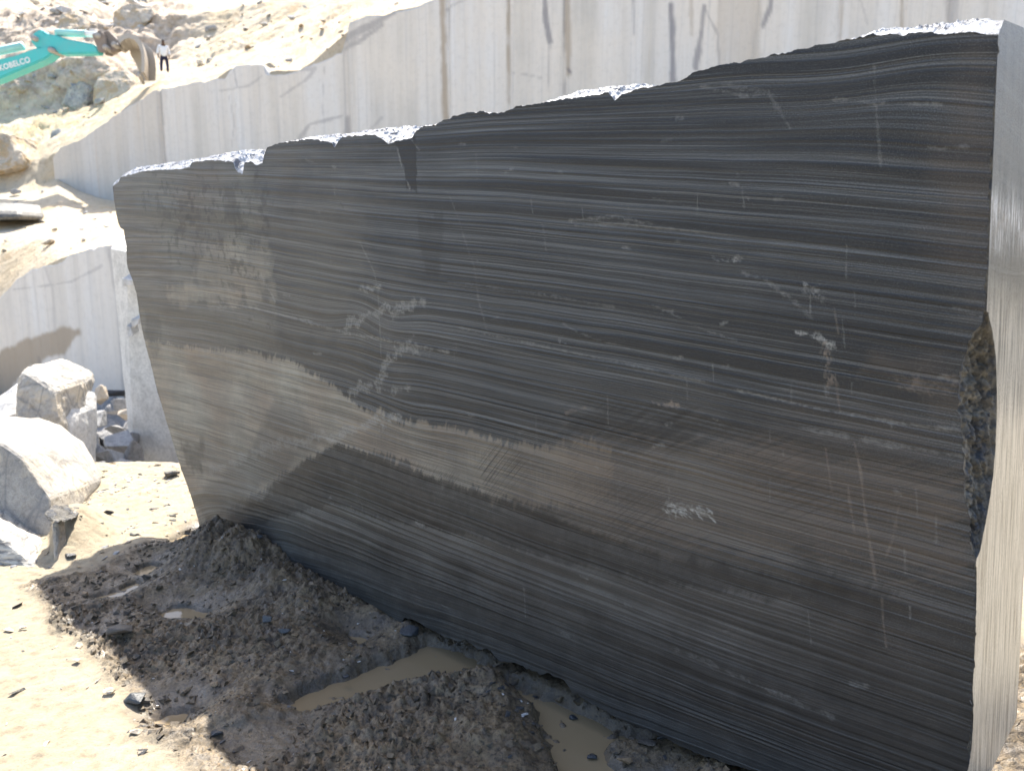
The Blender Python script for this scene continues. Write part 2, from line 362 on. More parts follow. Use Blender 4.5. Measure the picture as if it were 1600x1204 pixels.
# ------------------------------------------------------------ the sawn block
D2 = np.array([.742, -.67]); D2 = D2 / np.linalg.norm(D2)          # along the front face, to the right
A2 = np.array([-D2[1], D2[0]])                                      # into the block
O2 = np.array([1.16, 1.69])
def F(px, py, off=0.):      # point of the photo on the front plane (moved off metres back): (along, height)
    r = ray(px, py); d = (O2 @ A2) + off
    t = d / (r[:2] @ A2); p = C0 + r * t
    return np.array([(p[:2] - O2) @ D2, p[2]])
def W(s, h, dep=0.):
    s = np.asarray(s, float); dep = np.asarray(dep, float)
    return np.stack([O2[0] + D2[0] * s + A2[0] * dep, O2[1] + D2[1] * s + A2[1] * dep, np.asarray(h, float) + 0 * s], -1)
top_px = [(176,291),(180,288),(184,286),(189,277),(214,270),(225,267),(255,265),(281,264),(296,261),(300,254),(311,252),(330,250),(349,252),(364,252),(368,264),(373,270),(379,271),(382,254),(392,252),(401,258),(410,256),(413,243),(417,231),(437,223),(462,220),(487,217),(519,223),(522,231),(528,222),(536,214),(556,212),(587,211),(600,219),(606,225),(619,220),(637,217),(644,214),(650,205),(662,196),(681,195),(691,188),(703,187),(708,181),(728,177),(756,173),(764,178),(775,177),(800,172),(806,167),(850,160),(900,152),(950,145),(961,157),(972,146),(991,141),(1006,137),(1062,127),(1081,114),(1137,101),(1156,98),(1194,89),(1222,84),(1256,76),(1350,58),(1365,53),(1375,56),(1392,53),(1415,54),(1437,50),(1475,54),(1495,50),(1517,49),(1532,54),(1550,54),(1560,54)]
ridge_px = [(176,284),(190,265),(250,257),(320,247),(345,243),(380,235),(414,234),(440,228),(480,218),(520,212),(560,207),(600,202),(650,197),(690,189),(760,176),(800,171),(880,157),(928,141),(950,138),(1006,131),(1062,128),(1140,106),(1222,86),(1350,60),(1365,51),(1400,47),(1440,46),(1460,41),(1500,38),(1520,31),(1540,26),(1563,25)]
bot_px = [(316,840),(345,856),(400,878),(452,893),(466,903),(518,918),(557,931),(592,951),(627,973),(632,965),(649,968),(662,977),(702,997),(719,1002),(728,999),(746,1014),(763,1014),(781,1032),(802,1034),(846,1054),(855,1051),(881,1062),(894,1080),(969,1124),(1021,1144),(1041,1152),(1060,1163),(1100,1180),(1150,1196),(1300,1228),(1440,1262),(1508,1290)]
left_px = [(176,291),(178,310),(181,330),(185,350),(188,356),(193,359),(194,367),(197,384),(199,417),(208,440),(214,462),(219,500),(228,540),(234,562),(246,612),(266,676),(282,729),(294,762),(309,809),(316,840)]
rf_px = [(1560,54),(1557,110),(1553,180),(1549,250),(1546,300),(1544,380),(1541,430),(1540,478),(1535,500),(1518,522),(1508,555),(1500,600),(1498,640),(1504,690),(1505,740),(1512,790),(1517,830),(1519,858),(1525,872),(1526,920),(1524,1000),(1522,1040),(1519,1073),(1518,1132),(1512,1160),(1515,1175),(1512,1204),(1508,1290)]
rr_px = [(1560,54),(1557,110),(1553,180),(1549,250),(1546,300),(1544,380),(1541,430),(1541,478),(1545,495),(1551,520),(1556,555),(1558,600),(1558,640),(1556,690),(1552,740),(1545,790),(1537,830),(1532,858),(1527,872),(1526,920),(1524,1000),(1522,1040),(1520,1073),(1521,1132),(1519,1160),(1517,1175),(1512,1204),(1508,1290)]
topc = np.array([F(*p) for p in top_px]); botc = np.array([F(*p) for p in bot_px]); leftc = np.array([F(*p) for p in left_px]); rfc = np.array([F(*p) for p in rf_px])
topc[-1] = rfc[0]; botc[-1] = rfc[-1]
s0, s1 = topc[0, 0], topc[-1, 0]; t0, t1 = botc[0, 0], botc[-1, 0]
NA, NB = 1040, 430
ta = np.linspace(0, 1, NA); aa = 1.62 * ta - .62 * ta ** 2       # denser to the right (nearer)
tb = np.linspace(0, 1, NB)                                      # 0 top .. 1 bottom
def jag(x, amp, seed): return amp * fbm(x * 45, x * 0 + 3.3, 0, 4, .6, seed)
endf = np.clip(np.minimum(aa, 1 - aa) * 60, 0, 1)
Tt_s = s0 + (s1 - s0) * aa; Tt_h = np.interp(Tt_s, topc[:, 0], topc[:, 1]) + jag(Tt_s, .006, 61) * endf
Tb_s = t0 + (t1 - t0) * aa; Tb_h = np.interp(Tb_s, botc[:, 0], botc[:, 1]) + jag(Tb_s, .007, 62) * endf
def byh(c):
    hh = (c[:, 1] - c[0, 1]) / (c[-1, 1] - c[0, 1]); hh = np.maximum.accumulate(hh)
    e = np.clip(np.minimum(tb, 1 - tb) * 60, 0, 1)
    return np.interp(tb, hh, c[:, 0]), c[0, 1] + (c[-1, 1] - c[0, 1]) * tb, e
L_s, L_h, eL = byh(leftc); L_s = L_s + jag(L_h, .008, 63) * eL
Rr_s, Rr_h, eR = byh(rfc); chipw = sstep(.02, .0, np.abs(Rr_s * 0)) 
Rr_s = Rr_s + jag(Rr_h, .008, 64) * eR
a_ = aa[None, :]; b_ = tb[:, None]
def coons(top, bot, left, right):
    return (1 - b_) * top[None] + b_ * bot[None] + (1 - a_) * left[:, None] + a_ * right[:, None] - ((1 - a_) * (1 - b_) * top[0] + a_ * (1 - b_) * top[-1] + (1 - a_) * b_ * bot[0] + a_ * b_ * bot[-1])
FS = coons(Tt_s, Tb_s, L_s, Rr_s); FH = coons(Tt_h, Tb_h, L_h, Rr_h)
# bed coordinate fitted to beds traced on the photograph
beds = [[(850,169),(975,162),(1100,152),(1247,148)],[(850,186),(1037,178),(1131,170),(1256,169),(1350,172)],[(850,205),(975,198),(1131,194),(1225,188),(1350,189),(1433,196),(1549,213)],[(614,232),(750,236),(850,236),(1037,236),(1162,236),(1350,236),(1480,246),(1546,256)],
 [(600,272),(850,283),(1037,284),(1194,289),(1300,300),(1433,304),(1546,314)],[(1300,362),(1433,369),(1542,379)],[(700,317),(925,328),(1075,341),(1300,358)],[(500,345),(700,366),(887,381),(1075,399),(1300,428),(1500,448)],[(500,398),(700,430),(887,456),(1075,484),(1300,512),(1500,552)],
 [(575,526),(700,545),(850,572),(1000,600),(1150,622)],[(700,470),(850,505),(1000,540),(1150,560),(1350,590)],[(700,600),(887,649),(1037,686)],[(1040,585),(1150,609),(1281,639),(1500,672)],[(1250,670),(1369,690),(1500,714)],
 [(922,731),(1019,766),(1172,819),(1281,848),(1480,905)],[(800,766),(1019,858),(1194,924),(1369,970),(1500,1010)],[(800,854),(1062,950),(1237,1020),(1500,1112)],[(800,989),(1019,1077),(1200,1150)],[(662,809),(880,875),(1100,944)],[(444,879),(706,949),(925,1045),(1100,1115)],
 [(222,519),(350,556),(470,585)],[(511,695),(612,732),(800,796)],[(201,356),(356,370),(494,387),(700,415)],[(390,267),(597,277),(700,287)],[(432,301),(700,328)],[(322,476),(425,487),(528,514),(640,536)],[(190,300),(300,306),(400,314)],[(417,760),(612,835),(800,900)],
 [(1366,80),(1466,68),(1549,60)],[(1383,125),(1500,123),(1550,126)],[(262,640),(400,662),(520,700)],[(300,740),(400,775),(520,830)],[(520,600),(700,640),(850,684)]]
mono = [(i, j) for i in range(1, 6) for j in range(0, 6 - i + 1)]
def basis(s, h): return np.stack([(s / 5.) ** i * ((h - 1) / 1.) ** j for i, j in mono], -1)
Arow, brow = [], []
for l in beds:
    p = np.array([F(*q) for q in l])
    for k in range(len(p) - 1):
        L = np.linalg.norm(p[k + 1] - p[k]); wgt = 1 / max(L, .1)
        Arow.append((basis(*p[k + 1]) - basis(*p[k])) * wgt); brow.append(-(p[k + 1, 1] - p[k, 1]) * wgt)
Am = np.array(Arow + [v for v in np.eye(len(mono)) * .06]); bm = np.array(brow + [0] * len(mono))
cf = np.linalg.lstsq(Am, bm, rcond=None)[0]
def strata(s, h): return h + basis(s, h) @ cf
Q = strata(FS, FH)
# small folds round the grey vein
for fx, fy, amp, r in ((610, 490, .03, .16), (560, 505, -.03, .14), (600, 590, .025, .2), (640, 655, .03, .2), (1340, 105, .03, .2), (1420, 120, -.035, .25)):
    c = F(fx, fy); Q = Q + amp * np.exp(-(((FS - c[0]) / r) ** 2 + ((FH - c[1]) / (r * .5)) ** 2))
def wob(scale, amp, seed): return amp * fbm(FS * scale, FH * scale, 0, 4, .6, seed)
def pmask(poly, soft, rag=.05, seed=70, sc=6):
    c = [F(*p) for p in poly]; d = sdist(FS, FH, c) + rag * fbm(FS * sc, FH * sc, 0, 5, .62, seed)
    return 1 - sstep(-soft, soft, d)
def brush(poly, soft, seed, ang=.9, ln=.10):     # ragged along one direction, like a trowelled film
    c = [F(*p) for p in poly]; ca, sa = math.cos(ang), math.sin(ang)
    U = FS * ca + FH * sa; V_ = -FS * sa + FH * ca
    d = sdist(FS, FH, c) + ln * .55 * fbm(U * 5, V_ * 95, 0, 3, .7, seed) + .04 * fbm(FS * 5, FH * 5, 0, 4, .6, seed + 5)
    return 1 - sstep(-soft, soft, d)
slur = .34 * pmask([(150,240),(380,240),(420,330),(430,430),(440,560),(230,600),(170,400)], .16, .12, 71)
slur = np.maximum(slur, .85 * pmask([(262,452),(330,438),(400,440),(412,475),(350,480),(290,482),(255,475)], .05, .10, 72, 9))
slur = np.maximum(slur, .62 * pmask([(330,360),(420,380),(430,480),(330,470),(300,420)], .08, .14, 73, 9))
slur = np.maximum(slur, .92 * brush([(215,530),(330,545),(450,556),(500,590),(540,622),(600,655),(510,693),(440,742),(380,780),(310,822),(280,740),(240,600)], .010, 74, 1.2, .05))
slur = np.maximum(slur, .88 * brush([(500,640),(600,646),(700,664),(785,690),(850,690),(960,700),(960,780),(860,800),(800,786),(720,757),(600,715),(510,692)], .010, 75, 1.25, .07))
slur = np.maximum(slur, .62 * brush([(850,680),(960,690),(1060,685),(1150,690),(1300,700),(1500,735),(1510,905),(1400,905),(1330,905),(1250,880),(1100,862),(960,850),(840,795)], .06, 76, .5, .12))
slur = np.maximum(slur, .30 * pmask([(1480,60),(1565,40),(1555,480),(1500,500),(1470,300)], .06, .10, 77))
slur = np.maximum(slur, .22 * pmask([(400,240),(560,230),(600,560),(420,560)], .35, .3, 78))
slur = np.maximum(slur, .35 * pmask([(1380,575),(1500,570),(1500,640),(1400,620)], .05, .12, 79, 12))
slur = np.maximum(slur, .25 * pmask([(300,820),(450,800),(620,960),(480,930)], .1, .1, 80))
slur = slur * (1 - .45 * pmask([(430,620),(470,640),(510,690),(330,820),(300,780),(390,700)], .03, .05, 81))
slur = np.maximum(slur, .30 * pmask([(300,760),(800,700),(1520,640),(1520,1300),(800,1100)], .2, .2, 98))
damp = .85 * brush([(510,698),(600,722),(720,766),(860,806),(980,856),(1100,880),(1270,900),(1400,925),(1250,945),(1060,920),(860,870),(700,830),(520,790),(330,835),(420,765)], .012, 82, 1.2, .035)
damp = np.maximum(damp, .9 * brush([(880,645),(950,640),(1060,655),(1140,665),(1060,682),(960,690),(890,668)], .04, 83, .6, .10))
damp = np.maximum(damp, 2.2 * brush([(617,222),(645,218),(650,300),(636,292),(626,250)], .006, 84, -1.35, .02))
damp = np.maximum(damp, .55 * brush([(650,335),(690,335),(694,400),(684,440),(664,430),(655,380)], .015, 85, -1.35, .06))
damp = np.maximum(damp, .8 * pmask([(1270,890),(1340,905),(1410,930),(1470,1000),(1380,1010),(1290,960)], .08, .12, 86))
damp = np.maximum(damp, .7 * pmask([(345,285),(372,285),(378,345),(352,345)], .03, .10, 87, 14))
damp = np.maximum(damp, .7 * pmask([(282,690),(318,690),(316,735),(290,735)], .03, .08, 88, 9))
damp = np.maximum(damp, .55 * pmask([(225,480),(250,500),(250,560),(232,560)], .03, .08, 89, 9))
damp = np.maximum(damp, .6 * pmask([(230,300),(420,300),(400,420),(420,470),(330,420),(240,360)], .03, .32, 90, 11) * sstep(0, .25, fbm(FS * 28, FH * 28, 0, 4, .6, 91)))
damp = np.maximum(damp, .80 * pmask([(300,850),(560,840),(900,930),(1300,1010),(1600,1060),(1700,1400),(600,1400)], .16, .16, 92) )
damp = np.maximum(damp, .4 * pmask([(1050,420),(1500,420),(1500,640),(1150,640)], .15, .2, 93))
vein = np.zeros(FS.shape); rust_glint = np.zeros(FS.shape)
def stroke(pts, wd, amt, arr, rag=.0, seed=95, sc=30):
    c = [F(*p) for p in pts]; 
    lo = np.min(c, 0) - .08 - wd; hi = np.max(c, 0) + .08 + wd
    m = (FS > lo[0]) & (FS < hi[0]) & (FH > lo[1]) & (FH < hi[1])
    x, y = FS[m], FH[m]; d = sdist(x, y, c, False) + rag * fbm(x * sc, y * sc, 0, 3, .6, seed)
    arr[m] = np.maximum(arr[m], amt * (1 - sstep(wd * .45, wd, d)))
def smear(pts, wd, amt, arr):
    r_ = random.Random(int(pts[0][0] * 7 + pts[0][1])); pxm = 2.2 / 1200.        # metres per photo pixel, roughly
    L = sum(math.dist(pts[k], pts[k + 1]) for k in range(len(pts) - 1)); wp = wd / pxm
    for k in range(int(10 + L * wd * 26)):
        i_ = r_.randrange(len(pts) - 1); f_ = r_.random(); x = pts[i_][0] * (1 - f_) + pts[i_ + 1][0] * f_ + r_.gauss(0, wp * .6); y = pts[i_][1] * (1 - f_) + pts[i_ + 1][1] * f_ + r_.gauss(0, wp * .35)
        a = math.atan2(pts[i_ + 1][1] - pts[i_][1], pts[i_ + 1][0] - pts[i_][0]) + r_.gauss(0, .5); l = r_.uniform(2, 5 + wp)
        stroke([(x, y), (x + l * math.cos(a), y + l * math.sin(a))], r_.uniform(.0014, .0038), amt * r_.uniform(.3, 1.1), arr, .003)
for pts, wd, am, rg in [
 ([(540,512),(548,500),(560,503),(572,492),(590,488),(600,480),(612,488),(640,478),(660,472)], .019, .62, .02),
 ([(545,612),(575,605),(590,600),(600,575),(615,560),(625,545),(650,540)], .026, .60, .03), ([(588,602),(610,612),(640,606)], .014, .5, .02),
 ([(510,690),(540,675),(570,668),(592,655),(600,668),(590,650),(625,650)], .022, .75, .02), ([(330,735),(390,710),(440,692),(510,680)], .02, .45, .03),
 ([(330,478),(400,482),(460,496),(520,515),(620,535),(700,549)], .008, .55, .005), ([(700,441),(760,447),(860,462),(960,480)], .005, .4, .003),
 ([(718,512),(800,530),(900,552),(1000,573),(1100,596)], .004, .55, .003), ([(1150,609),(1281,639),(1400,660),(1500,672)], .004, .75, .002), ([(1248,668),(1300,677),(1369,690),(1440,702),(1502,713)], .007, .55, .006),
 ([(890,345),(960,338),(1020,350)], .004, .6, .005), ([(900,352),(980,350),(1050,358),(1090,362)], .004, .45, .005),
 ([(1160,425),(1200,440),(1240,470),(1270,498)], .006, .5, .006), ([(1250,440),(1270,455),(1290,470)], .012, .45, .012), ([(1020,476),(1060,495),(1100,515),(1150,532)], .003, .55, .002),
 ([(1240,520),(1270,525),(1300,540)], .012, .85, .010), ([(562,450),(580,452),(592,446)], .012, .75, .012), ([(408,430),(420,452),(430,470)], .008, .5, .008),
 ([(562,378),(585,425),(590,450),(592,480),(596,560)], .004, .38, .002), ([(640,214),(655,235)], .003, .5, 0), ([(700,300),(718,345),(725,370),(742,420),(748,470),(762,520)], .004, .4, .002),
 ([(1110,405),(1140,406),(1160,404)], .008, .5, .008), ([(880,505),(895,515),(930,530),(985,545)], .003, .5, .002), ([(1060,1015),(1130,1045),(1240,1095),(1300,1120)], .006, .5, .008), ([(1330,1068),(1355,1072)], .006, .6, .004), ([(690,945),(702,950)], .004, .8, 0),
 ([(1042,795),(1060,800),(1080,798),(1110,806)], .018, .95, .022), ([(1040,785),(1070,790),(1100,800)], .006, .9, .01), ([(650,815),(662,820)], .007, .8, .003), ([(1440,228),(1470,232),(1510,229)], .004, .6, .004), ([(1300,155),(1370,162),(1470,163)], .004, .5, .004),
 ([(1095,135),(1160,150),(1215,148)], .003, .6, .004), ([(1120,130),(1200,145),(1235,200)], .004, .35, .006), ([(1366,100),(1368,150),(1372,210),(1376,260)], .003, .4, .003), ([(620,230),(628,262),(640,295)], .004, .55, .004),
 ([(1490,480),(1550,500)], .003, .5, .002), ([(455,870),(470,880)], .003, .5, 0), ([(1020,310),(1090,325)], .003, .3, .003)]:
    (stroke(pts, wd, am * (.72 if pts[0][0] < 660 else .5), vein, rg * 1.6) if (wd < .0075 or pts[0][0] < 660) else smear(pts, wd, am * 1.3, vein))
for pts, wd, am, rg in [([(1290,530),(1296,560),(1299,600)], .011, .7, .008), ([(1305,590),(1312,640)], .004, .5, .003), ([(1303,480),(1310,520)], .003, .4, .002), ([(1018,630),(1040,632),(1055,634)], .010, .85, .008), ([(885,645),(915,637)], .006, .5, .006), ([(1335,690),(1345,740),(1352,800),(1360,850),(1368,905)], .005, .6, .003), ([(1378,935),(1380,970),(1385,1010)], .004, .55, .002),
 ([(1325,760),(1335,830)], .004, .5, .003), ([(1405,790),(1395,840),(1385,870)], .004, .4, .004), ([(1290,700),(1300,770)], .003, .4, .002), ([(1322,860),(1330,875)], .006, .5, .006), ([(1410,600),(1450,605),(1500,600)], .03, .35, .04)]:
    stroke(pts, wd, am * .6, rust_glint, rg * 1.4) if wd < .0075 else smear(pts, wd, am * .8, rust_glint)
rng = random.Random(8)
for i in range(45):          # short upright scratches from handling
    x = rng.uniform(420, 1500); y = rng.uniform(230, 960)
    if y < 290 - (x - 175) * .15 or y > 820 + .4 * (x - 400): continue
    l = rng.uniform(8, 55); stroke([(x, y), (x + l * rng.uniform(-.02, .12), y + l)], rng.uniform(.0018, .0028), rng.uniform(.10, .32), vein, .002)
for i in range(60):
    x = rng.uniform(300, 1500); y = rng.uniform(120, 1000)
    if y < 290 - (x - 175) * .15: continue
    l = rng.uniform(4, 14); g_ = rng.uniform(-.5, .5); stroke([(x, y), (x + l, y + l * g_)], rng.uniform(.002, .006), rng.uniform(.12, .4), vein, .008)
relief = .0025 * fbm(FS * 3, FH * 3, 0, 3, seed=101) + .006 * np.clip(vein, 0, 1) * 0
block = empty('stone_block', tuple(W(-2.5, 0, .6)))
tag(block, 'huge sawn block of dark grey banded stone standing in the mud, right corner chipped', 'stone block')
bl = np.array(block.location)
def bpart(name, V, mat, flip=False, attrs=None, smooth=True):
    o = link(name, gridmesh(name, V - bl, flip, smooth, attrs), mat, block); return o
o = bpart('front_face', W(FS, FH, relief), M_face, False, {'strata': Q, 'slur': slur, 'damp': damp, 'vein': vein, 'rust_glint': rust_glint, 'sh': np.stack([FS, FH, 0 * FS], -1)})
# plane of the side face: through the corner line and A2
cT, cB = rfc[0], rfc[-1]
P3a, P3b = W(cT[0], cT[1]), W(cB[0], cB[1]); av = np.array([A2[0], A2[1], 0])
nS = np.cross(P3b - P3a, av); nS = nS / np.linalg.norm(nS)
def FR(px, py):       # (depth, height) on the side plane
    r = ray(px, py); t = (nS @ (P3a - C0)) / (nS @ r); p = C0 + r * t
    return (p[:2] - O2) @ A2, p[2]
def corner_s(h): return cT[0] + (cB[0] - cT[0]) * (h - cT[1]) / (cB[1] - cT[1])
DEP = .69
rrc = np.array([FR(*p) for p in rr_px])            # depth, height of the near edge of the side face
r_dep = np.interp(-Rr_h, -rrc[:, 1], np.maximum(rrc[:, 0], 0.)) 
r_dep = np.where(r_dep < .012, 0, r_dep + .5 * jag(Rr_h, .012, 65))
r_dep[0] = 0; r_dep[-1] = 0
q0 = FR(1565, 27); q1 = FR(1599, 43); q2 = FR(1556, 1204); q3 = FR(1597, 1103)
def sidetop(d): return np.interp(d, [0, .05, q1[0], .55, DEP], [cT[1], q0[1], q1[1], q1[1] - .05, q1[1] - .07])
def sidebot(d): return cB[1] + (q3[1] - cB[1]) * np.clip(d / q3[0], 0, 1) + 0 * d
ND = 60; td = np.linspace(0, 1, ND)[None] ** 1.4
NH = NB; dep = r_dep[:, None] * (1 - td) + DEP * td
ht = sidetop(dep); hb = sidebot(dep); frac = (Rr_h[:, None] - cB[1]) / (cT[1] - cB[1])
H_ = Rr_h[:, None] + (ht - cT[1]) * frac ** 8 + (hb - cB[1]) * (1 - frac)
ss = corner_s(H_)
qs = strata(ss, H_) + .10 * dep * 0 + .05 * np.sin(dep * 3) - .05 * dep
film = 1 - sstep(.0, .22, H_ - 1.42 - .05 * fbm(dep * 9, H_ * 9, 0, 3, seed=66) + .10 * dep)
film = np.maximum(.17, film * .97)
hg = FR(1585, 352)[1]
def sattr(dp, h, s): return {'strata': qs if h is H_ else strata(s, h), 'slur': 0 * h, 'damp': 0 * h, 'vein': 0 * h, 'rust_glint': np.exp(-((h - hg - .05 * fbm(dp * 8, h * 8, 0, 3, seed=69)) / .055) ** 2), 'film': film if h is H_ else 0 * h, 'sh': np.stack([0 * h + s * .2, h + 5, dp * 1.0], -1)}  # on the side face the height band marks the painted glint
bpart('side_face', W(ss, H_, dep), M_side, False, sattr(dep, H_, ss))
# broken corner between the two faces
NC = 26; tc = np.linspace(0, 1, NC)[None]
Pf = W(Rr_s, Rr_h, 0 * Rr_s)[:, None]; Pr = W(corner_s(Rr_h), Rr_h, r_dep)[:, None]
wid = np.linalg.norm(Pf - Pr, axis=-1)
inn = np.array([A2[0] - D2[0], A2[1] - D2[1], 0]) / math.sqrt(2)
cc = Pf * (1 - tc[..., None]) + Pr * tc[..., None]
bul = np.sin(np.pi * tc) * (np.minimum(wid, .12) * .14)
rg = np.sin(np.pi * tc) ** .5 * np.minimum(wid, .1) * (.30 * fbm(tc * 5 + 0 * wid, Rr_h[:, None] * 26 + tc * 2, 0, 5, .62, 67, 1) + .16 * fbm(tc * 9, Rr_h[:, None] * 70, 0, 3, .6, 68))
bpart('broken_corner', cc + inn * (bul + rg)[..., None], M_chip, False)
# top
ridge = np.array([F(x, y, .16 if x < 1500 else .16 - .13 * (x - 1500) / 63.) for x, y in ridge_px])
wv = np.concatenate([np.linspace(0, .24, 34), np.linspace(.28, DEP, 14)])
_fy = np.interp([x for x, y in ridge_px], [x for x, y in top_px], [y for x, y in top_px]); ridge[:, 1] -= np.where(np.array([y for x, y in ridge_px]) > _fy - 3.5, .035, 0.)
rdep = np.interp(Tt_s, [-3, -.35, 0], [.16, .16, .03])
rdep = np.where(Tt_s < -.3, .16, np.clip(.16 - .13 * (Tt_s + .3) / .3, .03, .16))
rh = np.interp(Tt_s, ridge[:, 0] , ridge[:, 1])
k_ = np.clip(wv[:, None] / rdep[None], 0, 1) 
hq = Tt_h[None] * (1 - k_ ** .7) + rh[None] * k_ ** .7 - .05 * np.clip(wv[:, None] - rdep[None], 0, 2)
rgh = .016 * fbm(Tt_s[None] * 24, wv[:, None] * 60, 0, 5, .6, 110, 1) * np.clip(wv[:, None] * 30, 0, 1) - .006 * np.clip(wv[:, None] * 30, 0, 1)
e1 = sstep(.985, 1., aa)[None]
hq = hq + rgh * (1 - e1) 
hq = hq * (1 - e1) + sidetop(wv)[:, None] * e1
sq = Tt_s[None] + 0 * hq
sq = sq * (1 - e1) + corner_s(hq) * e1
bpart('broken_top', W(sq, hq, wv[:, None] + 0 * hq), M_broken, False, smooth=False)
# far side, left end and underside
back_t = W(sq[-1], hq[-1], DEP + 0 * sq[-1])[::20]; back_b = W(Tb_s, Tb_h, DEP + 0 * Tb_s)[::20]
tt = np.linspace(0, 1, 30)[:, None, None]
bpart('back_face', back_t[None] * (1 - tt) + back_b[None] * tt, M_under, True)
tw = np.linspace(0, 1, 20)[None, :, None]
le_b = back_t[0][None] * (1 - tb[:, None]) + back_b[0][None] * tb[:, None]
le = W(L_s, L_h)[:, None] * (1 - tw) + le_b[:, None] * tw
bpart('end_face', le, M_under, True)
ub = W(Tb_s, Tb_h)[None]; ue = W(Tb_s, Tb_h, DEP + 0 * Tb_s)[None]
uu = ub * (1 - tt) + ue * tt
uu[..., 2] += np.sin(np.pi * tt[..., 0]) * .02 * fbm(Tb_s[None] * 6, tt[..., 0] * 8, 0, 4, seed=112)
bpart('underside', uu, M_under, True)

# ------------------------------------------------------------ quarry walls
def mat_wall(name, warm):
    t = NT(name); sh = t.at('sh', True)
    st = t.noise(t.sc(sh, 1.1, .05, 1), 1, 5, .6); st2 = t.noise(t.sc(sh, 6, .12, 1, (4, 4, 0)), 1, 4, .6); cl = t.noise(sh, .35, 4, .6); g = t.noise(sh, 6, 5, .7)
    base = t.ramp(st, (.33, (.48, .465, .43)), (.5, (.62, .605, .58)), (.66, (.66, .67, .675)))
    base = t.mix(t.ramp(cl, (.35, 0), (.65, .7)), base, (.68, .64, .58) if warm else (.60, .61, .63))
    base = t.mix(t.ramp(st2, (.3, .4), (.48, 0)), base, (.42, .42, .42))
    base = t.mix(t.ramp(st2, (.64, 0), (.74, .5)), base, (.60, .47, .36))
    base = t.mix(t.ramp(g, (.3, .25), (.5, 0)), base, (.4, .39, .37))
    base = t.mix(t.math('MULTIPLY', t.at('brown'), .95), base, (.30, .24, .17))
    base = t.mix(t.math('MULTIPLY', t.at('dark'), .95), base, (.13, .13, .16))
    return t.out(base, .75, t.bump(t.math('ADD', st2, t.math('MULTIPLY', g, .3)), .5, .05), .3)
M_wall = mat_wall('sawn_quarry_wall', True)
def wall(name, pA, pB, sL, sR, top, zb, label, cuts=(), marks=(), res=.06, thick=.5, toph=None, jagt=.06, seed=130, amp=.06):
    """sawn rock face in the upright plane through plan points pA, pB; top = list of photo points"""
    pA = np.array(pA, float); pB = np.array(pB, float); d = (pB - pA) / np.linalg.norm(pB - pA); nrm = np.array([-d[1], d[0]])
    def WF(px, py):
        r = ray(px, py); t = (pA @ nrm) / (r[:2] @ nrm); p = C0 + r * t; return np.array([(p[:2] - pA) @ d, p[2]])
    tp = np.array([WF(*p) for p in top]); s = np.arange(sL, sR + res, res)
    th = np.interp(s, tp[:, 0], tp[:, 1]) + jagt * 1.8 * fbm(s * 1.5, s * 0 + 1., 0, 5, .65, seed)
    nb_ = 110; b = np.linspace(0, 1, nb_)[:, None]; H = th[None] * (1 - b) + zb * b; Sg = s[None] + 0 * H
    off = amp * fbm(Sg * .4, H * .08, 0, 4, seed=seed + 1) + .03 * fbm(Sg * 2.5, H * .4, 0, 4, seed=seed + 2)
    for px, py, step, groove in cuts:
        c = WF(px, py)[0] + .06 * fbm(H * .4, H * 0, 0, 3, seed=seed + int(px)); off = off + step * sstep(c - .04, c + .04, Sg) + groove * np.exp(-((Sg - c) / .07) ** 2)
    dk = 0 * H; br = 0 * H
    for kind, pts, wd, am in marks:
        c = [WF(*p) for p in pts]; am = am * (.62 if (pts[0][0] < 720 and kind == 'Ld') else .85); dd = sdist(Sg, H, c, kind[0] == 'P') + wd * .8 * fbm(Sg * 2.2, H * .9, 0, 4, .6, seed + 9)
        m = am * (1 - sstep(wd * .3, wd, dd))
        if kind[1] == 'd': dk = np.maximum(dk, m)
        else: br = np.maximum(br, m)
    V = np.stack([pA[0] + d[0] * Sg + nrm[0] * off, pA[1] + d[1] * Sg + nrm[1] * off, H], -1)
    bk = V[:1].copy(); bk[..., :2] += nrm * thick; bb = V[-1:].copy(); bb[..., :2] += nrm * thick
    V = np.concatenate([bk, V, bb]); rep = lambda a: np.concatenate([a[:1], a, a[-1:]])
    Sg, H, dk, br = rep(Sg), rep(H), rep(dk), rep(br)
    me = gridmesh(name, V, False, True, {'sh': np.stack([Sg, H, 0 * H], -1), 'dark': dk, 'brown': br})
    o = link(name, me, M_wall); tag(o, label, 'quarry wall'); return WF
a0 = atY(90, 260, 30.)[:2]; a1 = atY(1600, 100, 24.)[:2]
W1 = [(84,246),(95,232),(120,222),(140,208),(160,193),(185,178),(215,160),(240,141),(252,139),(300,130),(352,122),(358,112),(368,105),(412,103),(416,118),(445,119),(470,110),(505,98),(535,84),(548,38),(575,26),(600,27),(625,18),(660,12),(690,-2),(720,-30),(800,-70),(1000,-110),(1600,-160),(2600,-160)]
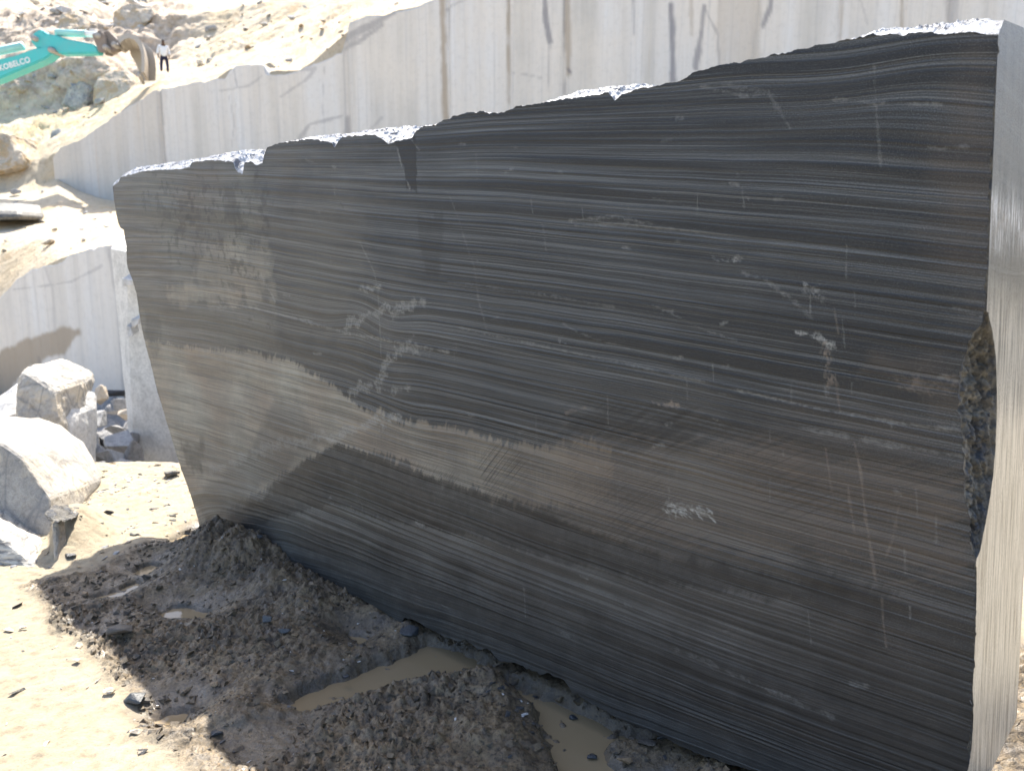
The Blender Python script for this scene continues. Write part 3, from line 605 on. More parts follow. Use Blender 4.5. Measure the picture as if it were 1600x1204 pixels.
wall('quarry_wall', a0, a1, -.15, 62, W1, 2.6, 'long tall sawn grey stone wall across the back, streaked and cracked, rising to the right', 
 cuts=[(250,200,.0,.14),(367,150,-.05,.05),(546,100,-.12,.05),(690,100,.0,.0),(705,100,-.15,.08),(800,100,-.1,.1),(885,60,0,.08),(1180,60,.12,.0),(1310,30,-.1,.05),(1405,30,.1,.05),(1480,20,-.1,.05)],
 marks=[('Lb',[(692,-20),(696,100),(700,190)],.16,.9),('Ld',[(705,20),(702,80)],.06,.3),('Lb',[(797,-40),(797,165)],.10,.75),('Ld',[(852,-30),(856,40),(862,70)],.10,.8),('Ld',[(862,70),(858,150)],.05,.4),('Lb',[(886,-30),(888,60),(890,120)],.14,.7),('Ld',[(884,-20),(884,150)],.05,.5),('Ld',[(890,112),(893,118)],.08,.8),
  ('Ld',[(990,5),(992,60)],.06,.45),('Ld',[(1047,15),(1050,80),(1052,130)],.14,.85),('Lb',[(1078,-20),(1080,60)],.12,.5),('Ld',[(1099,18),(1093,70),(1086,110)],.11,.75),('Ld',[(1100,20),(1120,60),(1122,110)],.05,.4),('Pb',[(1130,-40),(1178,-40),(1178,110),(1130,110)],.25,.35),('Ld',[(1205,-10),(1200,20),(1190,45)],.10,.75),('Lb',[(1312,-20),(1310,70)],.08,.5),('Lb',[(1405,-20),(1404,60)],.08,.6),('Ld',[(1480,-20),(1483,45)],.20,.35),('Ld',[(1338,0),(1350,45)],.04,.25),
  ('Ld',[(540,62),(585,42),(618,22)],.13,.75),('Ld',[(512,85),(560,70),(600,42)],.08,.7),('Ld',[(500,92),(540,78),(560,62)],.07,.5),('Ld',[(700,18),(735,2)],.06,.5),('Ld',[(540,70),(538,100),(542,190)],.04,.4),('Ld',[(542,185),(543,210)],.12,.8),('Ld',[(470,215),(485,195),(535,182)],.08,.6),('Ld',[(580,205),(600,185)],.05,.5),('Ld',[(249,138),(254,190),(259,252)],.07,.8),('Ld',[(366,108),(372,135)],.07,.6),('Ld',[(508,105),(505,180)],.03,.35),
  ('Ld',[(410,120),(390,135),(345,142)],.05,.5),('Ld',[(358,150),(366,190),(362,230)],.04,.4),('Ld',[(470,110),(495,108),(480,125),(440,152)],.06,.5),('Pb',[(84,240),(84,320),(250,320),(252,140)],.3,.18),('Ld',[(800,118),(850,126)],.04,.35)])
b0 = atY(0, 500, 18.5)[:2]; b1 = atY(172, 500, 16.8)[:2]
wall('quarry_wall', b0, b1, -14, float(np.linalg.norm(b1 - b0)) + 1.6, [(-700,560),(-250,520),(0,466),(15,455),(28,436),(50,424),(68,416),(88,413),(100,409),(107,402),(132,393),(150,390),(172,386),(260,386)], -1.95, 'lower sawn grey wall at left, below the sandy ledge, with a brown stain and rubble at its foot',
 marks=[('Pb',[(-300,640),(-40,585),(5,555),(30,543),(60,532),(95,522),(122,519),(105,530),(95,545),(75,548),(60,560),(40,575),(20,600),(0,622),(-300,800)],.16,.95),('Ld',[(60,560),(62,580)],.08,.4),('Ld',[(22,452),(65,447),(110,440),(135,428),(160,415)],.035,.45),('Ld',[(70,420),(80,450),(84,520)],.06,.3),('Ld',[(172,390),(186,480),(196,610)],.10,.5)], seed=150, res=.04, jagt=.05)
c0 = atY(176, 500, 10.6)[:2]; c1 = atY(420, 500, 9.9)[:2]
dv = (c1 - c0) / np.linalg.norm(c1 - c0)

# ------------------------------------------------------------ hillside of sand and rubble behind and above the walls
cols_ = [-900, -300, 0, 60, 90, 120, 150, 180, 215, 250, 320, 365, 415, 470, 545, 620, 690, 800, 1000, 1300, 1800, 2600]
def wallY(px): 
    r = ray(px, 150); d = a1 - a0; n_ = np.array([-d[1], d[0]]); n_ /= np.linalg.norm(n_); return (a0 @ n_) / (r[:2] @ n_) * r[1]
wtop = {p: np.interp(p, [q[0] for q in W1], [q[1] for q in W1]) for p in cols_}
rows = []
def row(pys, Ys): rows.append((np.interp(cols_, *pys), np.interp(cols_, *Ys)))
K = lambda *a: ([x for x, _ in a], [y for _, y in a])
row(K((-900,640),(-300,600),(0,640),(172,600),(2600,600)), K((-900,18.8),(0,18.9),(172,17.2),(2600,17.2)))
row(K((-900,575),(-250,528),(0,470),(68,419),(107,405),(172,389),(2600,389)), K((-900,18.9),(0,19.0),(172,17.25),(2600,17.25)))
row(K((-900,470),(-250,440),(0,400),(60,378),(172,366),(2600,366)), K((-900,20.5),(0,20.5),(172,19.5),(2600,19.5)))
row(K((-900,400),(-250,370),(0,345),(60,348),(172,342),(2600,342)), K((-900,24.),(2600,23)))
row(K((-900,350),(-250,325),(0,300),(60,296),(90,281),(130,303),(172,313),(250,318),(2600,318)), ([p for p in cols_], [min(wallY(p), 30.2) - .25 if p > 80 else 29.6 for p in cols_]))
row(K((-900,345),(-250,315),(0,290),(60,285),(90,279),(130,303),(172,313),(250,318),(2600,318)), ([p for p in cols_], [wallY(p) + .2 if p > 80 else 30.3 for p in cols_]))
row((cols_, [(wtop[p] + 1 if p >= 90 else np.interp(p, [-900, 0, 60], [310, 262, 252])) for p in cols_]), ([p for p in cols_], [wallY(p) + .35 if p > 80 else 31. for p in cols_]))
row(K((-900,260),(-250,235),(0,213),(60,200),(120,188),(180,160),(215,138),(250,121),(320,112),(365,96),(415,86),(470,76),(545,30),(620,6),(690,-12),(800,-100),(2600,-200)), K((-900,34),(180,34),(250,35.5),(2600,33)))
row(K((-900,230),(-250,200),(0,180),(60,172),(120,168),(150,166),(180,154),(215,126),(250,112),(320,92),(400,62),(470,36),(545,6),(620,-20),(800,-130),(2600,-240)), K((-900,37),(180,37),(250,40.5),(2600,39)))
row(K((-900,170),(-250,150),(0,128),(60,112),(120,104),(150,100),(180,110),(215,112),(250,108),(320,84),(400,48),(470,22),(545,-6),(620,-30),(800,-140),(2600,-250)), K((-900,37.8),(180,37.8),(215,41),(250,43),(2600,42)))
row(K((-900,120),(-250,105),(0,88),(60,72),(120,62),(150,66),(180,78),(215,90),(250,88),(320,60),(400,25),(470,4),(620,-50),(800,-160),(2600,-270)), K((-900,44.5),(180,44),(250,46),(2600,46)))
row(K((-900,60),(-250,60),(0,58),(60,36),(120,28),(150,40),(180,52),(215,42),(250,30),(320,20),(400,8),(470,-14),(620,-70),(800,-180),(2600,-280)), K((-900,48),(0,47),(2600,52)))
row(K((-900,20),(-250,20),(0,18),(60,12),(120,0),(180,4),(215,-2),(250,-2),(320,2),(355,8),(400,-2),(470,-30),(800,-200),(2600,-290)), K((-900,60),(2600,60)))
row(K((-900,0),(-250,0),(0,10),(60,4),(180,-4),(320,0),(355,5),(400,-6),(800,-210),(2600,-300)), K((-900,66),(2600,66)))
row(K((-900,-20),(800,-215),(2600,-300)), K((-900,110),(2600,110)))
pxs = np.concatenate([np.linspace(-900, -300, 40), np.linspace(-295, 760, 560), np.linspace(770, 2600, 90)])
PY = np.array([np.interp(pxs, cols_, r[0]) for r in rows]); YY = np.array([np.interp(pxs, cols_, r[1]) for r in rows])
sub = [4, 22, 22, 30, 3, 8, 22, 22, 26, 30, 34, 34, 10, 14]
PYf, YYf, CL = [], [], []
for i in range(len(rows) - 1):
    for k in range(sub[i]):
        f = k / sub[i]; PYf.append(PY[i] * (1 - f) + PY[i + 1] * f); YYf.append(YY[i] * (1 - f) + YY[i + 1] * f); CL.append(i + f)
PYf.append(PY[-1]); YYf.append(YY[-1]); CL.append(len(rows) - 1.)
PYf = np.array(PYf); YYf = np.array(YYf); CLf = np.array(CL)[:, None] + 0 * PYf
u_ = (pxs[None] - 800) / 1200.; v_ = (602 - PYf) / 1200.; ry = cp + v_ * sp; rz = v_ * cp - sp
HX = u_ / ry * YYf; HY = YYf.copy(); HZ = CAM_H + rz / ry * YYf
near_wall = np.exp(-((CLf - 5.2) / .8) ** 2) * (pxs[None] > 80)
ledge = (CLf < 4.5)
rockz = sstep(7.6, 8.2, CLf) * (1 - sstep(11.6, 12.5, CLf)) * (1 - sstep(205, 300, pxs[None] - 18 * (CLf - 8)))     # rubble zone round the digger
A_ = np.where(ledge, .12, .32) * (1 - .85 * near_wall)
HZ = HZ + A_ * fbm(HX * .5, HY * .5, 0, 3, seed=201) + .3 * A_ * fbm(HX * 3, HY * 3, 0, 4, .6, 204)
HZ = HZ + rockz * (.5 * fbm(HX * .55, HY * .55, HZ * .5, 5, .58, 202, 1) + .1)
HY = HY - rockz * .6 * fbm(HX * .6, HZ * .9, HY * .2, 5, .6, 203)
clumps = (1 - rockz) * sstep(.1, .5, fbm(HX * .35, HY * .35, 0, 3, seed=207)) * (CLf > 6.5)
HZ = HZ + clumps * .22 * fbm(HX * 2.6, HY * 2.6, 0, 4, .62, 208, 2)
def mat_hill():
    t = NT('sand_and_rubble_slope'); c = t.co(); a = t.noise(c, .35, 5, .6); b = t.noise(c, 2.2, 6, .68); f = t.noise(c, 9, 4, .7)
    sand = t.mix(t.ramp(a, (.35, 0), (.65, 1)), (.56, .45, .30), (.60, .52, .40))
    sand = t.mix(t.ramp(t.noise(c, .9, 5, .65), (.55, 0), (.7, .7)), sand, (.52, .36, .19))
    sand = t.mix(t.ramp(b, (.3, .55), (.45, 0)), sand, (.30, .235, .17))
    rk = t.mix(t.ramp(b, (.35, 0), (.62, 1)), (.37, .29, .215), (.64, .54, .43))
    base = t.mix(t.at('rock'), sand, rk)
    base = t.mix(t.ramp(f, (.32, .45), (.45, 0)), base, (.22, .18, .14))
    return t.out(base, .95, t.bump(t.math('ADD', b, t.math('MULTIPLY', f, .3)), .8, .18), .2)
M_hill = mat_hill()
tag(link('hillside', gridmesh('hillside', np.stack([HX, HY, HZ], -1), attrs={'rock': rockz}), M_hill), kind='structure')
hill_tab = (pxs, PYf, HX, HY, HZ)
def hillpt(px, py):       # where the slope stands at a photo point
    j = int(np.argmin(np.abs(pxs - px))); cand = [i for i in range(1, len(PYf)) if (PYf[i - 1, j] - py) * (PYf[i, j] - py) <= 0]
    i = cand[0] if cand else 60
    return np.array([HX[i, j], HY[i, j], HZ[i, j]])

# upper bench faces seen at the very top edge
def slabbox(name, pts_px, Y, th, mat, label, cat, rough=.05):
    pass
def rock(name, pts, mat, label=None, cat=None, group=None, sub=3, amp=.03, fs=3., parent=None, seed=0, smooth=False, bev=None, ridg=0):
    """convex stone through the given world points, roughened"""
    pts = [np.array(p, float) for p in pts]; c = np.mean(pts, 0); base = np.array([c[0], c[1], min(p[2] for p in pts)])
    bm = bmesh.new()
    for p in pts: bm.verts.new(tuple(p - base))
    r = bmesh.ops.convex_hull(bm, input=bm.verts)
    bmesh.ops.delete(bm, geom=[g for g in r['geom_interior'] if isinstance(g, bmesh.types.BMVert)], context='VERTS')
    bmesh.ops.dissolve_limit(bm, angle_limit=.12, verts=bm.verts, edges=bm.edges)
    size = max(np.ptp(np.array(pts), 0))
    bmesh.ops.bevel(bm, geom=list(bm.edges), offset=bev or size * .035, segments=1, affect='EDGES', clamp_overlap=True)
    bmesh.ops.triangulate(bm, faces=bm.faces)
    tgt = size / (2 ** sub)
    for k in range(sub + 2):
        es = [e for e in bm.edges if e.calc_length() > tgt]
        if not es or len(bm.verts) > 30000: break
        bmesh.ops.subdivide_edges(bm, edges=es, cuts=1, use_grid_fill=False); bmesh.ops.triangulate(bm, faces=[f for f in bm.faces if len(f.verts) > 3])
    bm.normal_update(); co = np.array([v.co for v in bm.verts]); no = np.array([v.normal for v in bm.verts])
    d = amp * fbm(co[:, 0] * fs + seed, co[:, 1] * fs, co[:, 2] * fs, 5, .6, 300 + seed, ridg)
    co = co + no * d[:, None]
    for v, p in zip(bm.verts, co): v.co = p
    me = bpy.data.meshes.new(name); bm.to_mesh(me); bm.free()
    me.polygons.foreach_set('use_smooth', np.full(len(me.polygons), smooth))
    o = link(name, me, mat, parent); o.location = tuple(base)
    if label: tag(o, label, cat or 'rock', group)
    return o
def back(pts, dy, dz=0.):    # hull points plus the same ones further away
    P = [atY(*p) for p in pts]; return P + [p + np.array([0, dy, dz]) for p in P]

rock('upper_bench_wall', back([(-150,-60,72),(52,-60,72),(48,40,72),(-150,50,72)], 2), M_grey, 'flat grey bench wall at the very top left corner above the rubble', 'quarry wall', amp=.2, fs=.3, sub=4)
rock('upper_bench_wall', back([(315,-60,74),(343,-60,74),(344,40,74),(310,40,74)], 2), M_grey, 'narrow grey bench wall behind the sand at the top edge, left of a dark gap', 'quarry wall', amp=.1, fs=.3, sub=4)
rock('upper_bench_wall', back([(350,-60,75),(410,-60,75),(420,40,75),(350,40,75)], 2), M_grey, 'grey bench wall behind the sand at the top edge, right of a dark gap', 'quarry wall', amp=.1, fs=.3, sub=4)

# standing slab wall just left of the block
o = rock('stone_slab', back([(174,388,10.6),(196,392,10.2),(500,380,9.6),(212,790,10.6),(520,790,9.6),(198,640,10.6)], .9, .0) + [atY(192, 368, 11.6), atY(174, 387, 10.7)], M_pale_slab, 'tall pale grey sawn slab standing close behind the left end of the dark block', 'stone slab', amp=.015, fs=2, sub=5, bev=.03)
for pts, lb in (([(190,435),(208,437),(207,447),(192,447)], 'small white chip lodged on the pale slab edge, highest of three'), ([(204,500),(218,497),(216,506),(207,513)], 'cream stone chip caught between pale slab and dark block'), ([(197,508),(204,512),(207,525),(201,527)], 'lowest white chip lying against the pale grey slab')):
    rock('stone_chip', back([(x, y, 9.95) for x, y in pts], .2, .05), M_white, lb, 'stone chip', 'white chips on the pale slab', amp=.01, fs=9, sub=3)

# boulders at left
rock('boulder', [atY(*p) for p in [(-160,645,6.4),(20,654,6.2),(62,653,5.95),(95,663,5.8),(132,690,5.65),(150,722,5.5),(156,748,5.3),(120,765,4.8),(125,776,5.0),(156,753,5.3),(95,825,4.35),(79,778,4.35),(36,716,4.45),(4,694,4.5),(-160,655,4.7),(84,856,4.22),(60,862,4.22),(-160,850,4.5)]] + [np.array([-5, 6.2, -.3]), np.array([-3.3, 5.6, -.3])],
     M_mott, 'large pale boulder with bright flat sloping top and grey mottled front, at the left edge', amp=.03, fs=2.5, sub=5, seed=1)
rock('rock_block', [atY(*p) for p in [(-160,720,4.8),(20,794,4.55),(80,842,4.3),(58,849,4.12),(57,882,3.84),(0,836,3.92),(-160,745,4.3),(54,894,3.80),(84,892,3.95),(0,880,3.86),(-160,840,4.0)]] + [np.array([-2.75, 4.4, -.05])],
     M_striped, 'small bright topped block with rough bedded front, lying on the sand below the mottled boulder', amp=.02, fs=9, sub=5, seed=2)
rock('stone_post', back([(79,818,4.02),(91,818,4.02),(97,894,3.86),(85,894,3.84),(88,860,3.9)], .07), M_tan, 'thin tan upright stone sliver standing in sand beside the small rough block', 'stone sliver', amp=.006, fs=20, sub=4, seed=3)
rock('rock', back([(70,803,4.0),(74,796,4.1),(98,790,4.3),(128,796,4.35),(114,811,4.1),(90,817,3.93),(73,812,3.95)], .03), M_chip, 'dark crusty stone lying flat on top of the thin tan upright sliver', amp=.03, fs=18, sub=4, seed=4)
rock('boulder', back([(28,600,8.0),(32,578,8.1),(41,579,8.0),(51,571,8.4),(58,568,8.6),(106,595,8.5),(99,610,8.2),(84,608,7.9),(86,672,7.8),(25,655,7.8)], .55) + [atY(20, 800, 7.8), atY(90, 800, 7.8), atY(20, 800, 8.5), atY(90, 800, 8.5)], M_mott, 'upright angular boulder with white cap and dark speckled face, behind the large pale boulder', amp=.05, fs=4, sub=5, seed=5)
rock('boulder', back([(84,612,8.1),(104,622,8.3),(120,621,8.4),(121,645,8.2),(122,676,8.2),(110,684,8.),(86,680,7.95),(90,800,8.),(120,800,8.)], .4), M_white, 'pale squarish rock leaning on the right of the speckled upright boulder', amp=.03, fs=4, sub=4, seed=6)
rock('boulder', back([(-60,690,8.6),(-50,655,8.8),(0,642,8.8),(28,596,9.0),(30,650,8.6),(0,660,8.4),(30,800,8.5),(-50,800,8.5)], .5), M_white, 'bright wedge shaped rock at the left edge, behind the speckled upright boulder', amp=.04, fs=3, sub=4, seed=7)
# rubble in the shade at the foot of the lower wall
rub = [(152,652,11.,40,26,0),(190,632,13,34,18,1),(178,672,11,34,14,0),(188,690,10.2,44,40,0),(160,688,10.6,30,24,1),(205,708,9.6,40,34,1),(170,718,9.4,56,26,0),(140,690,10.4,30,40,1),(132,640,13,30,20,0),(158,617,14.5,22,26,2),(196,648,12.2,26,16,2),(205,664,11.5,24,16,0),(176,640,13,24,14,1),(142,622,14.5,26,14,1),(180,615,15,30,16,1),(202,620,15,20,20,0),(124,668,11.5,24,24,1),(150,705,9.8,30,24,1),(195,735,9.0,60,30,0),(128,712,9.6,36,30,1),(150,735,9.2,40,26,1),(208,686,10.4,24,22,1)]
for i, (x, y, Y, w_, h_, mt) in enumerate(rub):
    r = random.Random(40 + i); pts = []
    for k in range(11):
        a = r.uniform(0, 6.283); rr = r.uniform(.75, 1)
        pts.append(atY(x + math.cos(a) * rr * w_ * .64, y + math.sin(a) * rr * h_ * .7, Y + r.uniform(-.22, .22)))
    lab = {0: 'angular grey rock in the shaded rubble heap under the lower quarry wall', 1: 'broken rock in the shaded rubble heap under the lower quarry wall', 2: 'small tan stone in the shaded rubble heap under the lower quarry wall'}[mt]
    lab += ', ' + ('against the foot of the wall' if y < 630 else 'high in the heap' if y < 660 else 'half way down' if y < 700 else 'lowest') + (' beside the boulders' if x < 150 else ' in the middle' if x < 186 else ' against the pale slab')
    lab = lab.replace(' in the shaded rubble heap under the lower quarry wall', ' of the rubble')
    rock('rubble_rock', pts, (M_grey if i % 3 == 0 else M_rub, M_under if i % 5 == 4 else M_rub, M_tan)[mt], lab, 'rock', ('grey rubble rocks', 'broken rubble rocks', 'tan rubble stones')[mt], amp=.02, fs=5, sub=3, seed=20 + i, bev=.012)
heap = []
for (x, y, Y) in [(100,650,13),(215,600,16),(215,740,9.2),(100,745,9.2),(150,620,15.5)]: pass
n_ = 90; xx, yy = np.meshgrid(np.linspace(-11, -3.5, n_), np.linspace(6.3, 17.2, n_))
zz = -1.62 + .25 * fbm(xx * 1.5, yy * 1.5, 0, 5, .6, 400, 2) + .1 * fbm(xx * 6, yy * 6, 0, 4, .6, 401, 2)
tag(link('rubble', gridmesh('rubble', np.stack([xx, yy, zz], -1), smooth=False), M_rub), 'fine broken grey rubble filling the pit under the lower wall', 'rubble', kind='stuff')

# rocks on the ledge and slope
rock('stone_slab', back([(-70,317,23.8),(28,317,23.8),(31,331,22.8),(31,342,22.7),(-70,344,22.6),(-70,331,22.7)], 1.2), M_chip, 'flat slab with dark edge lying on the sandy ledge at the left edge', 'stone slab', amp=.02, fs=1, sub=4)
rock('rock', back([(-60,215,30.8),(0,205,31),(14,208,31),(22,232,30.7),(33,250,30.5),(30,260,30.3),(0,268,30.2),(-60,272,30.2)], 2), M_tan, 'shaded rock outcrop in the sand slope at the left edge', amp=.22, fs=1.2, sub=5, seed=51)
rock('rock', back([(76,232,32.5),(80,205,32.7),(92,200,32.8),(98,208,32.7),(92,222,32.4),(80,236,32.3)], .5), M_grey, 'narrow upright grey rock sticking out of the sand above the left end of the wall', amp=.06, fs=2, sub=4, seed=52)
rock('boulder', back([(146,160,36.3),(150,120,36.6),(168,108,37),(196,110,37),(208,128,36.6),(204,142,36.2),(178,166,35.8),(150,172,35.8)], 1.6), M_tan, 'big cream boulder standing below the excavator bucket', amp=.16, fs=1.1, sub=5, seed=53)
rock('boulder', back([(96,165,36.6),(104,138,36.9),(125,128,37.2),(140,138,37),(138,160,36.6),(118,172,36.2)], 1.4), M_mott, 'greyish boulder in the shaded rock face left of the cream boulder', amp=.2, fs=1.2, sub=5, seed=54)
rock('boulder', back([(172,62,46.5),(178,20,47.5),(200,5,48),(238,8,48),(240,26,47.5),(222,42,47),(200,68,46.5)], 2.4), M_tan, 'large overhanging tan boulder above the excavator bucket', amp=.25, fs=.8, sub=5, seed=55)
rock('boulder', back([(84,52,45),(90,22,45.5),(110,14,46),(132,26,45.6),(136,44,45),(118,54,44.8)], 2), M_tan, 'grey brown boulder in the rubble above the excavator boom', amp=.25, fs=.9, sub=5, seed=56)
rock('rock', back([(520,62,34.3),(526,34,34.8),(560,30,35),(572,40,34.8),(552,62,34.3),(534,72,34)], .8), M_tan, 'brown shaded rock beside the pale pole above the wall', amp=.14, fs=1.2, sub=4, seed=57)
def pebble_mesh(seed, k=11, sub=2, amp=.08):
    r = random.Random(seed); pts = []
    for i in range(k):
        v = Vector((r.gauss(0, 1), r.gauss(0, 1), r.gauss(0, .8))).normalized() * r.uniform(.8, 1.); pts.append(np.array(v) * np.array([1, .85, .65]))
    o = rock('tmp', pts, None, sub=sub, amp=amp, fs=2, seed=seed); me = o.data; bpy.data.objects.remove(o); return me
pm = [pebble_mesh(700 + i, sub=3) for i in range(8)]
mats_r = [M_tan, M_white, M_grey]
pmm = []
for i, me in enumerate(pm):
    for m_ in mats_r:
        c = me.copy(); c.materials.clear(); c.materials.append(m_); pmm.append(c)
rr = random.Random(77); cnt = 0
zn = ['among the rubble above the digger boom', 'in the shaded rubble below the digger boom', 'on the sunlit sand slope above the long wall', 'on the sandy ledge above the lower left wall']
for i in range(300):
    zone = rr.random()
    if zone < .34: z_, px, py = 0, rr.uniform(0, 235), rr.uniform(5, 60)
    elif zone < .5: z_, px, py = 1, rr.uniform(0, 200), rr.uniform(125, 190)
    elif zone < .85: z_, px, py = 2, rr.uniform(300, 680), rr.uniform(5, 110)
    else: z_, px, py = 3, rr.uniform(0, 180), rr.uniform(300, 400)
    if px > 80 and py > np.interp(px, [q[0] for q in W1], [q[1] for q in W1]) - 4 and py < 320: continue
    if cnt >= 150: break
    p = hillpt(px, py); s_ = rr.choice([.08, .11, .15, .2, .3]) * (1.5 if z_ == 0 else 1) * (p[1] / 40.)
    o = bpy.data.objects.new('slope_rock', rr.choice(pmm)); col.objects.link(o)
    o.location = (p[0], p[1], p[2] + s_ * .1); o.scale = (s_ * rr.uniform(.8, 1.5), s_ * rr.uniform(.8, 1.3), s_ * rr.uniform(.7, 1.1)); o.rotation_euler = (rr.uniform(-.5, .5), rr.uniform(-.5, .5), rr.uniform(0, 6.28))
    cn = {'sandy_rock': 'tan', 'pale_quarry_rock': 'white', 'grey_quarry_rock': 'grey'}[o.data.materials[0].name]
    sz = 'tiny' if s_ < .13 else 'small' if s_ < .2 else 'larger'
    tag(o, '%s loose %s rock %s' % (sz, cn, zn[z_]), 'rock', '%s %s rocks %s' % (sz, cn, zn[z_])); cnt += 1

# ------------------------------------------------------------ stones in the mud and chips on the sand
stones = [(189,984,.058,M_mudst,'flat brown stone lying alone on the wet mud left of centre'),(214,1090,.042,M_darkst,'dark grey stone at the shadow edge beside a small puddle'),(227,1093,.022,M_mudst,'small brown stone touching the dark grey stone at the shadow edge'),
 (225,900,.033,M_mudst,'rounded muddy stone near the upper left rim of the mud'),(391,892,.020,M_tanst,'ochre pebble near the top of the mud heap'),(418,966,.028,M_darkst,'blue black stone on the lower flank of the mud heap'),(445,984,.026,M_darkst,'shiny dark flake on the mud below the heap'),(460,991,.016,M_tanst,'orange brown pebble beside the shiny dark flake'),
 (335,1068,.018,M_tanst,'pale pebble in the middle of the mud'),(540,1056,.018,M_darkst,'dark stone poking out of the muddy puddle'),(132,927,.022,M_tanst,'small tan stone in the wet mud at left'),(338,1145,.024,M_darkst,'dark stone in the mud at the bottom, left of the dry mud'),
 (170,800,.03,M_under,'dark stone chip on the sand above the shadow'),(268,739,.055,M_chip,'reddish brown stone on the sand edge beside the block'),(105,852,.045,M_white,'white stone on the sand right of the thin sliver'),(108,868,.035,M_darkst,'dark blue stone on the sand right of the thin sliver'),(100,800,.05,M_grey,'grey stone on the sand just right of the crusty stone'),
 (262,835,.0,None,''),(14,983,.022,M_tan,'tan stone on the bright sand at the left edge'),(36,981,.02,M_tan,'flat tan stone on the bright sand near the left edge'),(120,1031,.018,M_tan,'brown stone on bright sand near the shadow edge'),(170,1078,.024,M_tan,'cream stone on bright sand touching the shadow edge'),(212,1142,.022,M_tan,'brown clod on bright sand at the shadow edge, lower left'),
 (222,1172,.020,M_tan,'pale clod on bright sand at the bottom left'),(895,1120,.018,M_darkst,'dark pebble in the puddle nearest the block'),(925,1182,.018,M_darkst,'dark pebble in the puddle at the bottom of the picture'),(820,1115,.012,M_white,'tiny white pebble on the near mud heap'),(975,1186,.026,M_tanst,'tan stone at the rim of the bottom puddle'),(1010,1160,.03,M_mudst,'muddy stone near the foot of the block at the bottom'),(1040,1150,.03,M_darkst,'black stone tucked under the lower edge of the block'),
 (403,838,.025,M_darkst,'bluish stone on top of the mud heap against the block'),(640,985,.04,M_darkst,'black wet stone at the head of the long puddle under the block')]
stonesz = []
for i, (x, y, s_, m_, lb) in enumerate(stones):
    if m_ is None: continue
    p = onG(x, y); 
    for _ in range(6):
        z = float(height(np.array([p[0]]), np.array([p[1]]))[0]); p = onG(x, y, max(z, -.056) + s_ * .4)
    r = random.Random(900 + i); pts = []
    for k in range(12):
        v = Vector((r.gauss(0, 1), r.gauss(0, 1), r.gauss(0, .8))).normalized(); pts.append(p + np.array(v) * np.array([1.25, .9, .62]) * s_ * r.uniform(.8, 1))
    rock('stone', pts, m_, lb, 'stone', sub=4, amp=s_ * .12, fs=.3 / s_, seed=500 + i)
def scatter(name, n, xr, yr, smin, smax, mats, label, sel, seed, flat=.5, sink=.1, asp=(1.2, .8)):
    r = np.random.RandomState(seed); base = []
    for k in range(6):
        me = pm[k]; V = np.array([v.co for v in me.vertices])
        bm = bmesh.new()
        for v in (np.random.RandomState(k + 60).normal(size=(9, 3))): bm.verts.new(tuple(v / np.linalg.norm(v) * np.array([1, .8, .6])))
        q = bmesh.ops.convex_hull(bm, input=bm.verts); bmesh.ops.triangulate(bm, faces=bm.faces); bm.verts.index_update()
        base.append((np.array([v.co for v in bm.verts]), np.array([[v.index for v in f.verts] for f in bm.faces]))); bm.free()
    X = r.uniform(xr[0], xr[1], n); Y = r.uniform(yr[0], yr[1], n); keep = sel(X, Y, r); X, Y = X[keep], Y[keep]; Zh = height(X, Y)
    Vs, Fs, Ms, o = [], [], [], 0
    for i in range(len(X)):
        V, Fc = base[r.randint(6)]; s_ = smin * (smax / smin) ** (r.rand() ** 2.2); a, b_, c_ = r.uniform(0, 6.28), r.normal() * .4, r.normal() * .4
        Rz = np.array([[math.cos(a), -math.sin(a), 0], [math.sin(a), math.cos(a), 0], [0, 0, 1]]); Rx = np.array([[1, 0, 0], [0, math.cos(b_), -math.sin(b_)], [0, math.sin(b_), math.cos(b_)]])
        P_ = (V * np.array([asp[0], asp[1], flat + r.rand() * .3]) * s_) @ (Rz @ Rx).T; Vs.append(P_ + [X[i], Y[i], Zh[i] + s_ * sink]); Fs.append(Fc + o); Ms += [r.choice(len(mats))] * len(Fc); o += len(V)
    me = rawmesh(name, np.concatenate(Vs), np.concatenate(Fs), False)
    ob = link(name, me)
    for m_ in mats: me.materials.append(m_)
    me.polygons.foreach_set('material_index', np.array(Ms, np.int32)); tag(ob, label, 'gravel', kind='stuff')
scatter('gravel', 13000, (-2.6, 1.2), (1.8, 4.5), .005, .026, [M_clod], 'wet brown clods of earth crumbled over the mud heap', lambda X, Y, r: (mudmask(X, Y) > .6) & ((fbm(X * 2.2, Y * 2.2, 0, 3, seed=6) > -.12) | (r.rand(len(X)) < .3)) & (height(X, Y) > -.040), 11, 1.2, -.1, (1., 1.05))
scatter('gravel', 5200, (-2.8, 1.2), (1.8, 4.4), .003, .013, [M_mudst, M_mudst, M_darkst, M_darkst, M_tanst, M_mudst, M_white], 'dark chips and pebbles scattered over the wet mud', lambda X, Y, r: (mudmask(X, Y) > .5) & ((fbm(X * 3, Y * 3, 0, 3, seed=601) > -.15) | (r.rand(len(X)) < .25)) & (height(X, Y) > -.05), 1)
scatter('gravel', 6000, (-4.2, -1.2), (1.9, 6.0), .003, .030, [M_tan, M_grey, M_chip, M_tan], 'brown and grey chips strewn over the bright sand', lambda X, Y, r: (mudmask(X, Y) < .5) & (r.rand(len(X)) < np.clip(.3 + .9 * sstep(3.6, 4.6, Y) , 0, 1)) & (fbm(X * 2, Y * 2, 0, 3, seed=602) > -.25) & (Y < 5.9), 2, .35)
